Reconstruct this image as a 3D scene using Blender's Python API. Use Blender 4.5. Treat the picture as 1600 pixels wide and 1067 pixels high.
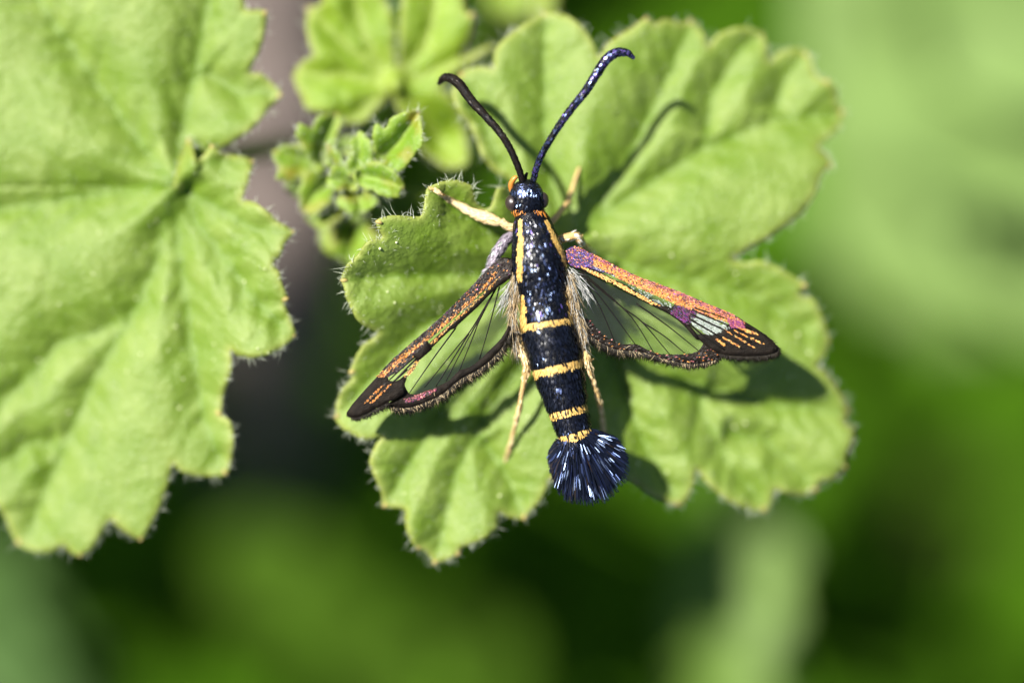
import bpy, math, random
import numpy as np
from mathutils import Vector, Matrix, noise
from mathutils.geometry import delaunay_2d_cdt

random.seed(7)
rng = np.random.default_rng(7)
for o in list(bpy.data.objects):
    bpy.data.objects.remove(o)
scene = bpy.context.scene
col = scene.collection
R = math.radians
# one unit is about 3.6 mm; the moth is five units long
scene.unit_settings.scale_length = 0.0036

# ------------------------------------------------------------------ camera
D = 45.0                                   # lens to the moth
cd = bpy.data.cameras.new('camera')
cam = bpy.data.objects.new('camera', cd)
col.objects.link(cam)
cam.location = (0, 0, D)
cam.rotation_euler = (0, 0, 0)             # looking straight down on the leaves
cd.sensor_width = 36.0
cd.lens = 36.0 * D / 16.0
cd.clip_start = 0.5
cd.clip_end = 4000
cd.dof.use_dof = True
cd.dof.focus_distance = D - 0.12
cd.dof.aperture_fstop = cd.lens * 1e-3 / 5.0
scene.camera = cam
scene.cycles.max_bounces = 4
scene.cycles.diffuse_bounces = 3
scene.cycles.glossy_bounces = 2
scene.cycles.transparent_max_bounces = 12
scene.cycles.use_denoising = True
scene.cycles.use_adaptive_sampling = True
scene.cycles.adaptive_threshold = 0.02

# ------------------------------------------------------------------ sky and sun
SUN_EL, SHX, SHY = R(53), 0.825, -0.565      # shadows fall to the right and down
w = bpy.data.worlds.new('World')
scene.world = w
w.use_nodes = True
nt = w.node_tree
sky = nt.nodes.new('ShaderNodeTexSky')
sky.sky_type = 'NISHITA'
sky.sun_disc = False
sky.sun_elevation = SUN_EL
sky.sun_rotation = math.atan2(-SHX, -SHY)
sky.air_density = 1.0
bg = nt.nodes['Background']
bg.inputs['Strength'].default_value = 0.05
nt.links.new(sky.outputs[0], bg.inputs[0])
sd = bpy.data.lights.new('sun', 'SUN')
sun = bpy.data.objects.new('sun', sd)
col.objects.link(sun)
sd.energy = 5.0
sd.angle = R(0.6)
sd.color = (1.0, 0.95, 0.86)
ldir = Vector((SHX * math.cos(SUN_EL), SHY * math.cos(SUN_EL), -math.sin(SUN_EL)))
sun.rotation_euler = ldir.to_track_quat('-Z', 'Y').to_euler()
sun.location = (-30, 24, 60)
vs = scene.view_settings
vs.view_transform = 'Standard'
vs.look = 'None'
vs.exposure = 1.18
vs.gamma = 1.0
vs.use_curve_mapping = False

# ------------------------------------------------------------------ helpers
def P(px, py, z=0.0):
    """point at height z that stands at this place of the 1600 px wide view"""
    k = (D - z) / D / 100.0
    return Vector(((px - 800) * k, (533.5 - py) * k, z))

def PA(pts, z):
    pts = np.asarray(pts, float)
    k = (D - z) / D / 100.0
    return np.stack([(pts[:, 0] - 800) * k, (533.5 - pts[:, 1]) * k, z], 1)

def to_px(v):
    k = (D - v[2]) / D / 100.0
    return v[0] / k + 800, 533.5 - v[1] / k

def link_mesh(name, verts, faces, mats, parent=None, kind=None, smooth=True, mi=None, attrs=None):
    me = bpy.data.meshes.new(name)
    me.from_pydata([tuple(v) for v in verts], [], faces)
    if not isinstance(mats, (list, tuple)):
        mats = [mats]
    for m in mats:
        me.materials.append(m)
    if mi is not None:
        me.polygons.foreach_set('material_index', np.asarray(mi, dtype=np.int32))
    if smooth:
        me.polygons.foreach_set('use_smooth', np.ones(len(me.polygons), dtype=bool))
    for k, vals in (attrs or {}).items():
        a = me.attributes.new(k, 'FLOAT', 'POINT')
        a.data.foreach_set('value', np.asarray(vals, dtype=np.float32))
    me.update()
    o = bpy.data.objects.new(name, me)
    col.objects.link(o)
    if parent is not None:
        attach(o, parent)
    if kind:
        o['kind'] = kind
    return o

ORIG = {}
def attach(o, parent):
    o.parent = parent
    r = parent
    while r.parent is not None:
        r = r.parent
    if parent.parent is None:
        o.matrix_parent_inverse = Matrix.Translation(-r.location)

def thing(name, label, cat, loc, group=None):
    o = bpy.data.objects.new(name, None)
    o.empty_display_size = 0.3
    col.objects.link(o)
    o.location = loc
    tag(o, label, cat, group)
    return o

def tag(o, label=None, cat=None, group=None, kind=None):
    if label: o['label'] = label
    if cat: o['category'] = cat
    if group: o['group'] = group
    if kind: o['kind'] = kind
    return o

def smooth_path(pts, n):
    """Catmull-Rom through rows of numbers, n samples for each span"""
    p = np.asarray(pts, float)
    q = np.vstack([2 * p[0] - p[1], p, 2 * p[-1] - p[-2]])
    out = []
    for i in range(1, len(q) - 2):
        for k in range(n):
            t = k / n
            a, b, c, d = q[i - 1], q[i], q[i + 1], q[i + 2]
            out.append(0.5 * (2 * b + (c - a) * t + (2 * a - 5 * b + 4 * c - d) * t * t + (3 * b - a - 3 * c + d) * t ** 3))
    out.append(p[-1])
    return np.array(out)

class MB:
    def __init__(s):
        s.v, s.f, s.m = [], [], []
    def tube(s, pts, rad, n=8, m=0, flat=1.0):
        pts = [Vector(p) for p in pts]
        b0 = len(s.v)
        up = Vector((0.13, 0.21, 0.97))
        for i, p in enumerate(pts):
            t = (pts[min(i + 1, len(pts) - 1)] - pts[max(i - 1, 0)])
            t = t.normalized() if t.length > 1e-9 else Vector((0, 1, 0))
            a = t.cross(up)
            a = a.normalized() if a.length > 1e-4 else Vector((1, 0, 0))
            b = a.cross(t).normalized()
            for k in range(n):
                an = 2 * math.pi * k / n
                s.v.append(p + a * (math.cos(an) * rad[i]) + b * (math.sin(an) * rad[i] * flat))
        for i in range(len(pts) - 1):
            for k in range(n):
                k2 = (k + 1) % n
                s.f.append((b0 + i * n + k, b0 + i * n + k2, b0 + (i + 1) * n + k2, b0 + (i + 1) * n + k))
                s.m.append(m)
        s.f.append(tuple(b0 + k for k in range(n))[::-1]); s.m.append(m)
        e = b0 + (len(pts) - 1) * n
        s.f.append(tuple(e + k for k in range(n))); s.m.append(m)
    def hair(s, base, d, L, r, bend=None, m=0):
        """three-sided tapering hair of two spans"""
        d = d.normalized()
        a = d.orthogonal().normalized(); b = d.cross(a)
        b0 = len(s.v)
        bend = bend if bend is not None else Vector((0, 0, 0))
        mid = base + d * (L * 0.5) + bend * (L * 0.22)
        tip = base + d * L + bend * (L * 0.8)
        for q, rr in ((base, r), (mid, r * 0.7)):
            for k in range(3):
                an = 2.0944 * k
                s.v.append(q + a * (math.cos(an) * rr) + b * (math.sin(an) * rr))
        s.v.append(tip)
        for k in range(3):
            k2 = (k + 1) % 3
            s.f.append((b0 + k, b0 + k2, b0 + 3 + k2, b0 + 3 + k)); s.m.append(m)
            s.f.append((b0 + 3 + k, b0 + 3 + k2, b0 + 6)); s.m.append(m)
    def flake(s, p, t, nrm, L, W, m=0, curl=0.15):
        """one scale: a small pointed plate lying along t"""
        t = t.normalized(); side = t.cross(nrm).normalized(); nn = side.cross(t)
        b0 = len(s.v)
        s.v += [p - side * W * .3, p + side * W * .3,
                p + t * L * .55 + side * W * .5 + nn * L * curl * .3, p + t * L * .55 - side * W * .5 + nn * L * curl * .3,
                p + t * L + side * W * .22 - nn * L * curl * .05, p + t * L - side * W * .22 - nn * L * curl * .05]
        s.f += [(b0, b0 + 1, b0 + 2, b0 + 3), (b0 + 3, b0 + 2, b0 + 4, b0 + 5)]
        s.m += [m, m]
    def ball(s, c, r, m=0, nu=8, nv=5, sc=(1, 1, 1)):
        b0 = len(s.v)
        for j in range(nv + 1):
            ph = math.pi * j / nv
            for i in range(nu):
                th = 2 * math.pi * i / nu
                s.v.append(Vector((c[0] + r * sc[0] * math.sin(ph) * math.cos(th), c[1] + r * sc[1] * math.sin(ph) * math.sin(th), c[2] + r * sc[2] * math.cos(ph))))
        for j in range(nv):
            for i in range(nu):
                i2 = (i + 1) % nu
                s.f.append((b0 + j * nu + i, b0 + (j + 1) * nu + i, b0 + (j + 1) * nu + i2, b0 + j * nu + i2)); s.m.append(m)
    def build(s, name, mats, parent=None, kind=None, smooth=True):
        return link_mesh(name, s.v, s.f, mats, parent, kind, smooth, s.m)

def seg_dist(p, pl):
    """distance from points to a polyline and the share of its length there"""
    pl = np.asarray(pl, float)
    best = np.full(len(p), 1e9); tt = np.zeros(len(p))
    Ls = np.linalg.norm(np.diff(pl, axis=0), axis=1); tot = Ls.sum(); acc = 0
    for i in range(len(pl) - 1):
        a, b = pl[i], pl[i + 1]
        ab = b - a
        t = np.clip(((p - a) @ ab) / max(ab @ ab, 1e-9), 0, 1)
        d = np.linalg.norm(p - (a + t[:, None] * ab), axis=1)
        m = d < best
        best[m] = d[m]; tt[m] = (acc + t[m] * Ls[i]) / tot
        acc += Ls[i]
    return best, tt

def densify(poly, step, closed=True):
    poly = np.asarray(poly, float); out = []
    n = len(poly)
    for i in range(n if closed else n - 1):
        a, b = poly[i], poly[(i + 1) % n]
        k = max(1, int(round(np.linalg.norm(b - a) / step)))
        for j in range(k):
            out.append(a + (b - a) * j / k)
    if not closed: out.append(poly[-1])
    return np.array(out)

def inside(p, poly):
    x, y = p[:, 0], p[:, 1]
    c = np.zeros(len(p), bool); n = len(poly)
    for i in range(n):
        x1, y1 = poly[i]; x2, y2 = poly[(i + 1) % n]
        if y1 == y2: continue
        m = (y1 > y) != (y2 > y)
        c ^= m & (x < (x2 - x1) * (y - y1) / (y2 - y1) + x1)
    return c

def sheet2d(outline, spacing):
    """outline and grid points triangulated; returns 2-D points, triangles"""
    o = np.asarray(outline, float)
    x0, y0 = o.min(0); x1, y1 = o.max(0)
    gx, gy = np.meshgrid(np.arange(x0, x1, spacing), np.arange(y0, y1, spacing * .866))
    gx = gx + (np.arange(gx.shape[0]) % 2)[:, None] * spacing / 2
    g = np.stack([gx.ravel(), gy.ravel()], 1) + rng.uniform(-.15, .15, (gx.size, 2)) * spacing
    g = g[inside(g, o)]
    if len(g):
        d, _ = seg_dist(g, np.vstack([o, o[:1]]))
        g = g[d > spacing * .45]
    allp = np.vstack([o, g]) if len(g) else o
    n = len(o)
    v, e, f, ov, oe, of = delaunay_2d_cdt([Vector(p) for p in allp], [(i, (i + 1) % n) for i in range(n)], [list(range(n))], 1, 1e-5)
    pts = np.array([(q.x, q.y) for q in v])
    fs = []
    for t in f:
        a, b, c = (pts[i] for i in t[:3])
        ar = (b[0] - a[0]) * (c[1] - a[1]) - (b[1] - a[1]) * (c[0] - a[0])
        fs.append(tuple(t) if ar < 0 else tuple(t)[::-1])      # pixel y runs down: this faces up
    return pts, fs

# ------------------------------------------------------------------ materials
def mat(name):
    m = bpy.data.materials.new(name)
    m.use_nodes = True
    n = m.node_tree
    return m, n, n.nodes['Principled BSDF'], n.nodes['Material Output']

def plain(name, c, rough=.5, spec=.5, metal=0.0, var=0.0, scale=6.0, bump=0.0, bscale=30.0, c2=None, transl=0.0, coat=0.0):
    m, n, b, out = mat(name)
    b.inputs['Roughness'].default_value = rough
    b.inputs['Specular IOR Level'].default_value = spec
    b.inputs['Metallic'].default_value = metal
    b.inputs['Coat Weight'].default_value = coat
    tc = n.nodes.new('ShaderNodeTexCoord')
    col_out = None
    if c2 is None:
        c2 = tuple(x * (1 - var) for x in c)
    nz = n.nodes.new('ShaderNodeTexNoise'); nz.inputs['Scale'].default_value = scale; nz.inputs['Detail'].default_value = 5
    n.links.new(tc.outputs['Object'], nz.inputs['Vector'])
    rp = n.nodes.new('ShaderNodeValToRGB')
    rp.color_ramp.elements[0].position = .35; rp.color_ramp.elements[1].position = .65
    rp.color_ramp.elements[0].color = (*c2, 1); rp.color_ramp.elements[1].color = (*c, 1)
    n.links.new(nz.outputs['Fac'], rp.inputs['Fac'])
    n.links.new(rp.outputs['Color'], b.inputs['Base Color'])
    if bump:
        bz = n.nodes.new('ShaderNodeTexNoise'); bz.inputs['Scale'].default_value = bscale; bz.inputs['Detail'].default_value = 3
        n.links.new(tc.outputs['Object'], bz.inputs['Vector'])
        bm = n.nodes.new('ShaderNodeBump'); bm.inputs['Strength'].default_value = bump; bm.inputs['Distance'].default_value = .05
        n.links.new(bz.outputs['Fac'], bm.inputs['Height']); n.links.new(bm.outputs['Normal'], b.inputs['Normal'])
    if transl:
        tr = n.nodes.new('ShaderNodeBsdfTranslucent')
        n.links.new(rp.outputs['Color'], tr.inputs['Color'])
        mx = n.nodes.new('ShaderNodeMixShader'); mx.inputs[0].default_value = transl
        n.links.new(b.outputs[0], mx.inputs[1]); n.links.new(tr.outputs[0], mx.inputs[2]); n.links.new(mx.outputs[0], out.inputs['Surface'])
    return m

def leaf_mat(name, c_dark, c_light, c_vein, c_edge, tint=None):
    """hairy leaf blade: patchy green, tinted veins, painted crease shade, yellow rim, waxy sheen, light through it"""
    m, n, b, out = mat(name)
    L = n.links
    tc = n.nodes.new('ShaderNodeTexCoord')
    def noise_n(s, d=4, rgh=.55):
        q = n.nodes.new('ShaderNodeTexNoise'); q.inputs['Scale'].default_value = s; q.inputs['Detail'].default_value = d; q.inputs['Roughness'].default_value = rgh
        L.new(tc.outputs['Object'], q.inputs['Vector']); return q
    def mixc(fac, a, bb):
        q = n.nodes.new('ShaderNodeMix'); q.data_type = 'RGBA'
        if isinstance(fac, float): q.inputs[0].default_value = fac
        else: L.new(fac, q.inputs[0])
        for i, x in ((6, a), (7, bb)):
            if isinstance(x, tuple): q.inputs[i].default_value = (*x, 1)
            else: L.new(x, q.inputs[i])
        return q.outputs[2]
    def ramp(src, a, bb):
        q = n.nodes.new('ShaderNodeMapRange'); q.inputs[1].default_value = a; q.inputs[2].default_value = bb; L.new(src, q.inputs[0]); return q.outputs[0]
    def attr(k):
        q = n.nodes.new('ShaderNodeAttribute'); q.attribute_name = k; return q.outputs['Fac']
    c = mixc(ramp(noise_n(1.3, 5).outputs['Fac'], .35, .65), c_dark, c_light)
    fine = mixc(ramp(noise_n(14, 4, .7).outputs['Fac'], .42, .72), c, c_light)
    c = mixc(.6, c, fine)
    wv = n.nodes.new('ShaderNodeVectorMath'); wv.operation = 'MULTIPLY_ADD'
    L.new(noise_n(2.5, 2).outputs['Color'], wv.inputs[0]); wv.inputs[1].default_value = (.25, .25, .25); L.new(tc.outputs['Object'], wv.inputs[2])
    fl = n.nodes.new('ShaderNodeVectorMath'); fl.operation = 'MULTIPLY'; L.new(wv.outputs[0], fl.inputs[0]); fl.inputs[1].default_value = (1, 1, .15)
    net = n.nodes.new('ShaderNodeTexVoronoi'); net.feature = 'DISTANCE_TO_EDGE'; net.inputs['Scale'].default_value = 1.9
    L.new(fl.outputs[0], net.inputs['Vector'])
    netr = ramp(net.outputs['Distance'], .0, .22)
    c = mixc(netr, mixc(.3, c, c_dark), c)  # veinlet grooves darkened: crease shade put into the colour
    c = mixc(attr('vein'), c, c_vein)
    if tint: c = mixc(ramp(noise_n(2.3, 2).outputs['Fac'], .5, .75), c, tint)
    c = mixc(attr('edge'), c, c_edge)
    L.new(c, b.inputs['Base Color'])
    b.inputs['Roughness'].default_value = .42
    rr = n.nodes.new('ShaderNodeMapRange'); rr.inputs[3].default_value = .40; rr.inputs[4].default_value = .58
    L.new(noise_n(9, 3).outputs['Fac'], rr.inputs[0]); L.new(rr.outputs[0], b.inputs['Roughness'])
    b.inputs['Specular IOR Level'].default_value = .62
    b.inputs['Sheen Weight'].default_value = .0
    b.inputs['Sheen Roughness'].default_value = .5
    vo = n.nodes.new('ShaderNodeTexVoronoi'); vo.inputs['Scale'].default_value = 11; vo.feature = 'SMOOTH_F1'
    L.new(tc.outputs['Object'], vo.inputs['Vector'])
    nz = noise_n(30, 3, .6)
    ad = n.nodes.new('ShaderNodeMath'); ad.operation = 'MULTIPLY_ADD'
    L.new(vo.outputs['Distance'], ad.inputs[0]); ad.inputs[1].default_value = -1.0; L.new(nz.outputs['Fac'], ad.inputs[2])
    bm = n.nodes.new('ShaderNodeBump'); bm.inputs['Strength'].default_value = .6; bm.inputs['Distance'].default_value = .03
    L.new(ad.outputs[0], bm.inputs['Height'])
    sm_ = n.nodes.new('ShaderNodeMapRange'); sm_.interpolation_type = 'SMOOTHSTEP'; sm_.inputs[1].default_value = 0; sm_.inputs[2].default_value = .3
    L.new(net.outputs['Distance'], sm_.inputs[0])
    bm2 = n.nodes.new('ShaderNodeBump'); bm2.inputs['Strength'].default_value = .22; bm2.inputs['Distance'].default_value = .05
    L.new(sm_.outputs[0], bm2.inputs['Height']); L.new(bm.outputs['Normal'], bm2.inputs['Normal'])
    L.new(bm2.outputs['Normal'], b.inputs['Normal'])
    tr = n.nodes.new('ShaderNodeBsdfTranslucent')
    tcol = mixc(.5, c, (.32, .45, .01))
    L.new(tcol, tr.inputs['Color'])
    mx = n.nodes.new('ShaderNodeMixShader'); mx.inputs[0].default_value = .32
    L.new(b.outputs[0], mx.inputs[1]); L.new(tr.outputs[0], mx.inputs[2]); L.new(mx.outputs[0], out.inputs['Surface'])
    return m

def scale_mat(name, c, c2, rough=.3, metal=.6, scale=25.0, spec=.5):
    """glinting moth scales: colour shifts from scale to scale"""
    m, n, b, out = mat(name)
    L = n.links
    g = n.nodes.new('ShaderNodeNewGeometry')
    mx = n.nodes.new('ShaderNodeMix'); mx.data_type = 'RGBA'
    mx.inputs[6].default_value = (*c, 1); mx.inputs[7].default_value = (*c2, 1)
    L.new(g.outputs['Random Per Island'], mx.inputs[0])
    L.new(mx.outputs[2], b.inputs['Base Color'])
    b.inputs['Roughness'].default_value = rough
    b.inputs['Metallic'].default_value = metal
    b.inputs['Specular IOR Level'].default_value = spec
    return m

M = {}
M['leaf'] = leaf_mat('leaf_green', (.135, .235, .008), (.235, .330, .060), (.105, .21, .004), (.42, .43, .10))  # vein colour darker than the blade: shade of the creases painted in
M['leaf_back'] = leaf_mat('leaf_green_behind', (.14, .25, .004), (.24, .37, .015), (.32, .40, .07), (.36, .36, .10))
M['leaf_young'] = leaf_mat('young_leaf_green', (.13, .25, .008), (.25, .40, .03), (.28, .42, .05), (.36, .44, .08), tint=(.26, .22, .008))
M['tooth'] = plain('yellow_tooth_tip', (.58, .46, .15), .45, .5, 0, .3, 20, transl=.3)
M['hair'] = plain('pale_leaf_hair', (.85, .90, .74), .35, .6, 0, .1, 5, transl=.5)
M['stem'] = plain('green_stem', (.13, .20, .025), .5, .4, 0, .4, 3, bump=.2, c2=(.10, .12, .02))
M['gland'] = plain('pale_gland', (.75, .80, .45), .15, .8, 0, .1, 5)
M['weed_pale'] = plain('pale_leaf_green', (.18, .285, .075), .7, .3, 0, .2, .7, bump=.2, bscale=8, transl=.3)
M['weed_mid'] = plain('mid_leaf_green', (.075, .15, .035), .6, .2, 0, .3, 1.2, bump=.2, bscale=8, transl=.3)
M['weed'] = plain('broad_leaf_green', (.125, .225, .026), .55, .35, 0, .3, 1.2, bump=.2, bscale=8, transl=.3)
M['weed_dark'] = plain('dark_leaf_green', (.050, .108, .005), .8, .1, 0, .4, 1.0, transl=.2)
M['cover'] = plain('ground_cover_green', (.080, .20, .008), .9, .04, 0, .5, .5, transl=.2)
M['soil'] = plain('dark_soil', (.040, .034, .016), .95, .03, 0, .5, .8, bump=.6, bscale=3)
M['dead'] = plain('dry_woody_bark', (.135, .110, .100), .9, .15, 0, .3, 1.5, bump=.7, bscale=5)

# ------------------------------------------------------------------ setting: ground and ground cover
GZ = -52.0
def ground():
    n = 60; S = 900.0
    vs_, fs = [], []
    for j in range(n + 1):
        for i in range(n + 1):
            u, v = (i / n * 2 - 1), (j / n * 2 - 1)
            x, y = S * u * abs(u) , S * v * abs(v)
            vs_.append((x, y, GZ + 1.2 * noise.noise(Vector((x * .05, y * .05, 3))) ))
    for j in range(n):
        for i in range(n):
            a = j * (n + 1) + i
            fs.append((a, a + 1, a + n + 2, a + n + 1))
    o = link_mesh('ground', vs_, fs, M['soil'])
    tag(o, 'dark bare soil under the plants', 'ground', kind='structure')
ground()

def leaf_card(mb, base, d, nrm, L, W, m=0, droop=.25):
    """a small folded pointed leaf of eight faces"""
    d = d.normalized(); s = d.cross(nrm).normalized(); nn = s.cross(d)
    b0 = len(mb.v)
    prof = ((0, .05), (.25, .42), (.55, .5), (.8, .32), (1, .02))
    for t, wd in prof:
        c = base + d * (L * t) - nn * (L * droop * t * t)
        mb.v += [c - s * (W * wd) + nn * (W * wd * .35), c, c + s * (W * wd) + nn * (W * wd * .35)]
    for i in range(4):
        a = b0 + i * 3
        mb.f += [(a, a + 3, a + 4, a + 1), (a + 1, a + 4, a + 5, a + 2)]
        mb.m += [m, m]

def ground_cover():
    mb = MB()
    for i in range(9000):
        r = 70 * math.sqrt(random.random()); a = random.uniform(0, 2 * math.pi)
        x, y = r * math.cos(a), r * math.sin(a)
        h = random.random() ** 1.5 * 13
        an = random.uniform(0, 2 * math.pi); el = random.uniform(-.1, .6)
        d = Vector((math.cos(an) * math.cos(el), math.sin(an) * math.cos(el), math.sin(el)))
        nrm = Vector((random.uniform(-.5, .5), random.uniform(-.5, .5), 1))
        L = random.uniform(2.2, 5.5)
        leaf_card(mb, Vector((x, y, GZ + .3 + h)), d, nrm, L, L * random.uniform(.45, .75))
    o = mb.build('ground_cover', M['cover'], None, 'stuff')
    tag(o, 'dense dark green ground cover leaves far below the plants', 'ground cover')
ground_cover()

# ------------------------------------------------------------------ plants below, out of focus
def broad_blade(mb, base, d, nrm, L, W, m=0, n=12, k=3, droop=.3, wave=.06, seed=0):
    d = d.normalized(); s = d.cross(nrm).normalized(); nn = s.cross(d)
    b0 = len(mb.v)
    for i in range(n + 1):
        t = i / n
        wd = (math.sin(math.pi * min(1, t ** .75)) ** .8) * .5 if 0 < t < 1 else .02
        wd *= 1 + .12 * math.sin(t * 31 + seed)
        c = base + d * (L * t) - nn * (L * droop * t * t)
        for j in range(-k, k + 1):
            u = j / k
            z = abs(u) * W * wd * .3 + W * wave * math.sin(t * 17 + u * 3 + seed)
            mb.v.append(c + s * (W * wd * u) + nn * z)
    q = 2 * k + 1
    for i in range(n):
        for j in range(2 * k):
            a = b0 + i * q + j
            mb.f.append((a, a + q, a + q + 1, a + 1)); mb.m.append(m)

def weed(label, root_px, rz, leaves, mkey='weed', stem_r=.28, group='plants growing below the leaf'):
    """plant rooted in the soil; leaves are (px, py, z, heading in degrees, length, width, droop)"""
    rp = P(*root_px, GZ)
    t = thing('broad_leaved_plant', label, 'plant', rp, group)
    tops = [P(l[0], l[1], l[2]) for l in leaves]
    cx = sum(p.x for p in tops) / len(tops); cy = sum(p.y for p in tops) / len(tops); cz = max(p.z for p in tops)
    mb = MB()
    top = Vector((cx, cy, cz - 1.5))
    pts = [rp + Vector((0, 0, -1))] + [rp.lerp(top, k / 8) + Vector((math.sin(k * 1.3) * .4, math.cos(k * 1.7) * .4, 0)) * (k < 8) for k in range(1, 9)]
    mb.tube(pts, [stem_r * (1.3 - .08 * k) for k in range(9)], 8)
    mb.build('stem', M['stem'], t)
    for i, (px, py, z, hd, L, W, dr) in enumerate(leaves):
        p = P(px, py, z)
        a = R(hd)
        d = Vector((math.cos(a), math.sin(a), .12))
        lb = MB()
        nrm = Vector((random.uniform(-.2, .1), random.uniform(-.1, .2), 1))
        broad_blade(lb, p, d, nrm, L, W, droop=dr, seed=i * 1.7)
        # leaf stalk runs back to the stem
        k = max(range(2, 9), key=lambda q: -(pts[q] - p).length - (2 if pts[q].z > p.z else 0))
        q = pts[k]
        lb.tube([q, q.lerp(p, .5) + Vector((0, 0, .3)), p + d * (L * .06)], [.16, .13, .1], 6)
        o = lb.build('leaf', M[mkey], t)
    return t

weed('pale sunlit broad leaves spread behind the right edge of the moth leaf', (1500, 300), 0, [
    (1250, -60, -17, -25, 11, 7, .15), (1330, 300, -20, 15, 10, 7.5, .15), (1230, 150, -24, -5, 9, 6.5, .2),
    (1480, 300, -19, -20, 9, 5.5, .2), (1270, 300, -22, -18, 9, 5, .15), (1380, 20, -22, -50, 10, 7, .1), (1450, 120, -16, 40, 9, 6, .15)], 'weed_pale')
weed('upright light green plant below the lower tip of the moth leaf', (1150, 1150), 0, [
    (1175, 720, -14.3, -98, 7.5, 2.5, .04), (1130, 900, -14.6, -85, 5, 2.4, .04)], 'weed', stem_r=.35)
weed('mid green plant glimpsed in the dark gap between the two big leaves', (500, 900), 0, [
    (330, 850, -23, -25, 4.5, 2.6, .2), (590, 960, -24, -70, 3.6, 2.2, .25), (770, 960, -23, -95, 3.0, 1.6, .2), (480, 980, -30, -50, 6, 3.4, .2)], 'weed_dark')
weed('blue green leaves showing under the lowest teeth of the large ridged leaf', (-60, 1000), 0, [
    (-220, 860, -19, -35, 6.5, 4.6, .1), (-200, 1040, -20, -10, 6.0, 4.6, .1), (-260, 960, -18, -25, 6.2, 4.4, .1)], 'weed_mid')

# tall plants added outside the picture to keep the lower plants in shade
def shade_plant(x, y, top, n, spread, label):
    rp = Vector((x, y, GZ))
    t = thing('unseen_shade_plant', label, 'plant', rp, 'unseen plants added for shade')
    mb = MB()
    mb.tube([rp - Vector((0, 0, 1)), Vector((x + .5, y, GZ * .6 + top * .4)), Vector((x, y + .4, top))], [.6, .45, .2], 8)
    mb.build('stem', M['stem'], t)
    for i in range(n):
        a = i * 2.4 + random.uniform(-.3, .3)
        z = top - (i / n) * 20
        b = Vector((x, y, z))
        lb = MB()
        L = random.uniform(.75, 1.15) * spread
        broad_blade(lb, b, Vector((math.cos(a), math.sin(a), .1)), Vector((0, 0, 1)), L, L * .75, droop=.2, seed=i)
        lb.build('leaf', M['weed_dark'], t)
for i, (x, y, top) in enumerate([(-23, 6, -7), (-27, 20, -7), (-18, 26, -9), (-35, 12, -5), (-6, 29, -12), (-40, 24, -6)]):
    shade_plant(x, y, top, 9, 9.0, 'tall leafy plant added outside the picture to shade the ground')

# dry woody stalk between the big leaf and the young shoot
def dead_stalk():
    a = P(395, 900, GZ); t = thing('dry_stalk', 'dry pinkish grey woody stalk seen between the large leaf and the young shoot', 'dead stalk', a)
    mb = MB()
    pts = [P(395, 900, GZ - 1), P(425, 620, -34), P(440, 440, -17), P(440, 250, -14.5), P(432, 60, -14), P(424, -300, -14)]
    pp = [Vector(q) for q in smooth_path([list(p) for p in pts], 6)]
    mb.tube(pp, [1.45 + .12 * math.sin(i * 1.3) for i in range(len(pp))], 14)
    mb.build('stalk', M['dead'], t)
    m2 = MB()
    m2.tube([pp[18], pp[18] + Vector((-1.4, .6, 1.2)), pp[18] + Vector((-2.6, .9, 1.6))], [.4, .3, .2], 8)
    m2.build('side_twig', M['dead'], t)
dead_stalk()

# ------------------------------------------------------------------ the hairy plant that carries the moth
plant = thing('leafy_plant', 'hairy light green plant with scalloped leaves carrying the moth', 'plant', P(600, 560, GZ))

def branch_veins(primaries, seed, step=40, ang=50, ln=80):
    r = random.Random(seed); out = []
    for pl in primaries:
        pl = np.asarray(pl, float)
        d = densify(pl, step, False)
        for i in range(1, len(d) - 1):
            t = d[i + 1] - d[i - 1]; t = t / (np.linalg.norm(t) + 1e-9)
            for s in (-1, 1):
                a = math.radians(ang + r.uniform(-16, 16)) * s
                v = np.array([t[0] * math.cos(a) - t[1] * math.sin(a), t[0] * math.sin(a) + t[1] * math.cos(a)])
                q = d[i] + t * r.uniform(-18, 18)
                l = ln * r.uniform(.6, 1.2)
                v2 = v + t * .5
                out.append([q, q + v * l * .5, q + v * l * .5 + v2 / np.linalg.norm(v2) * l * .5])
    return out

class LeafSurface:
    """height of a pleated leaf: veins are creases, the blade swells between them"""
    def __init__(s, base, veins, amp=.3, wid=55, seed=1, secs=None, samp=.07, swid=13, extra=None, nz=.03, soft=3.0):
        s.soft = soft
        s.base, s.veins, s.amp, s.wid, s.seed, s.samp, s.swid, s.extra, s.nz = base, veins, amp, wid, seed, samp, swid, extra, nz
        s.secs = secs if secs is not None else branch_veins(veins, seed)
    def eval(s, p):
        p = np.asarray(p, float)
        z = s.base(p[:, 0], p[:, 1])
        pl = np.zeros(len(p)); vn = np.zeros(len(p))
        for v in s.veins:
            d, t = seg_dist(p, v)
            d = np.sqrt(d * d + s.soft ** 2) - s.soft
            a = np.clip(t * 7, .25, 1) * (1 - .45 * t)
            pl = np.maximum(pl, a * np.exp(-d / (s.wid * (1 - .35 * t))))
            vn = np.maximum(vn, np.exp(-(d / (4.5 - 2.5 * t)) ** 2) * .6)
        sl = np.zeros(len(p))
        for v in s.secs:
            d, t = seg_dist(p, v)
            sl = np.maximum(sl, (1 - .7 * t) * np.exp(-d / s.swid))
            vn = np.maximum(vn, .45 * np.exp(-(d / 2.8) ** 2) * (1 - t))
        z = z - s.amp * pl - s.samp * sl
        nzv = np.array([noise.noise(Vector((x * .016, y * .016, s.seed))) * 1.6 + noise.noise(Vector((x * .05, y * .05, s.seed + 5))) * .7 for x, y in p])
        z = z + s.nz * nzv
        if s.extra is not None: z = z + s.extra(p[:, 0], p[:, 1])
        return z, vn

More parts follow.
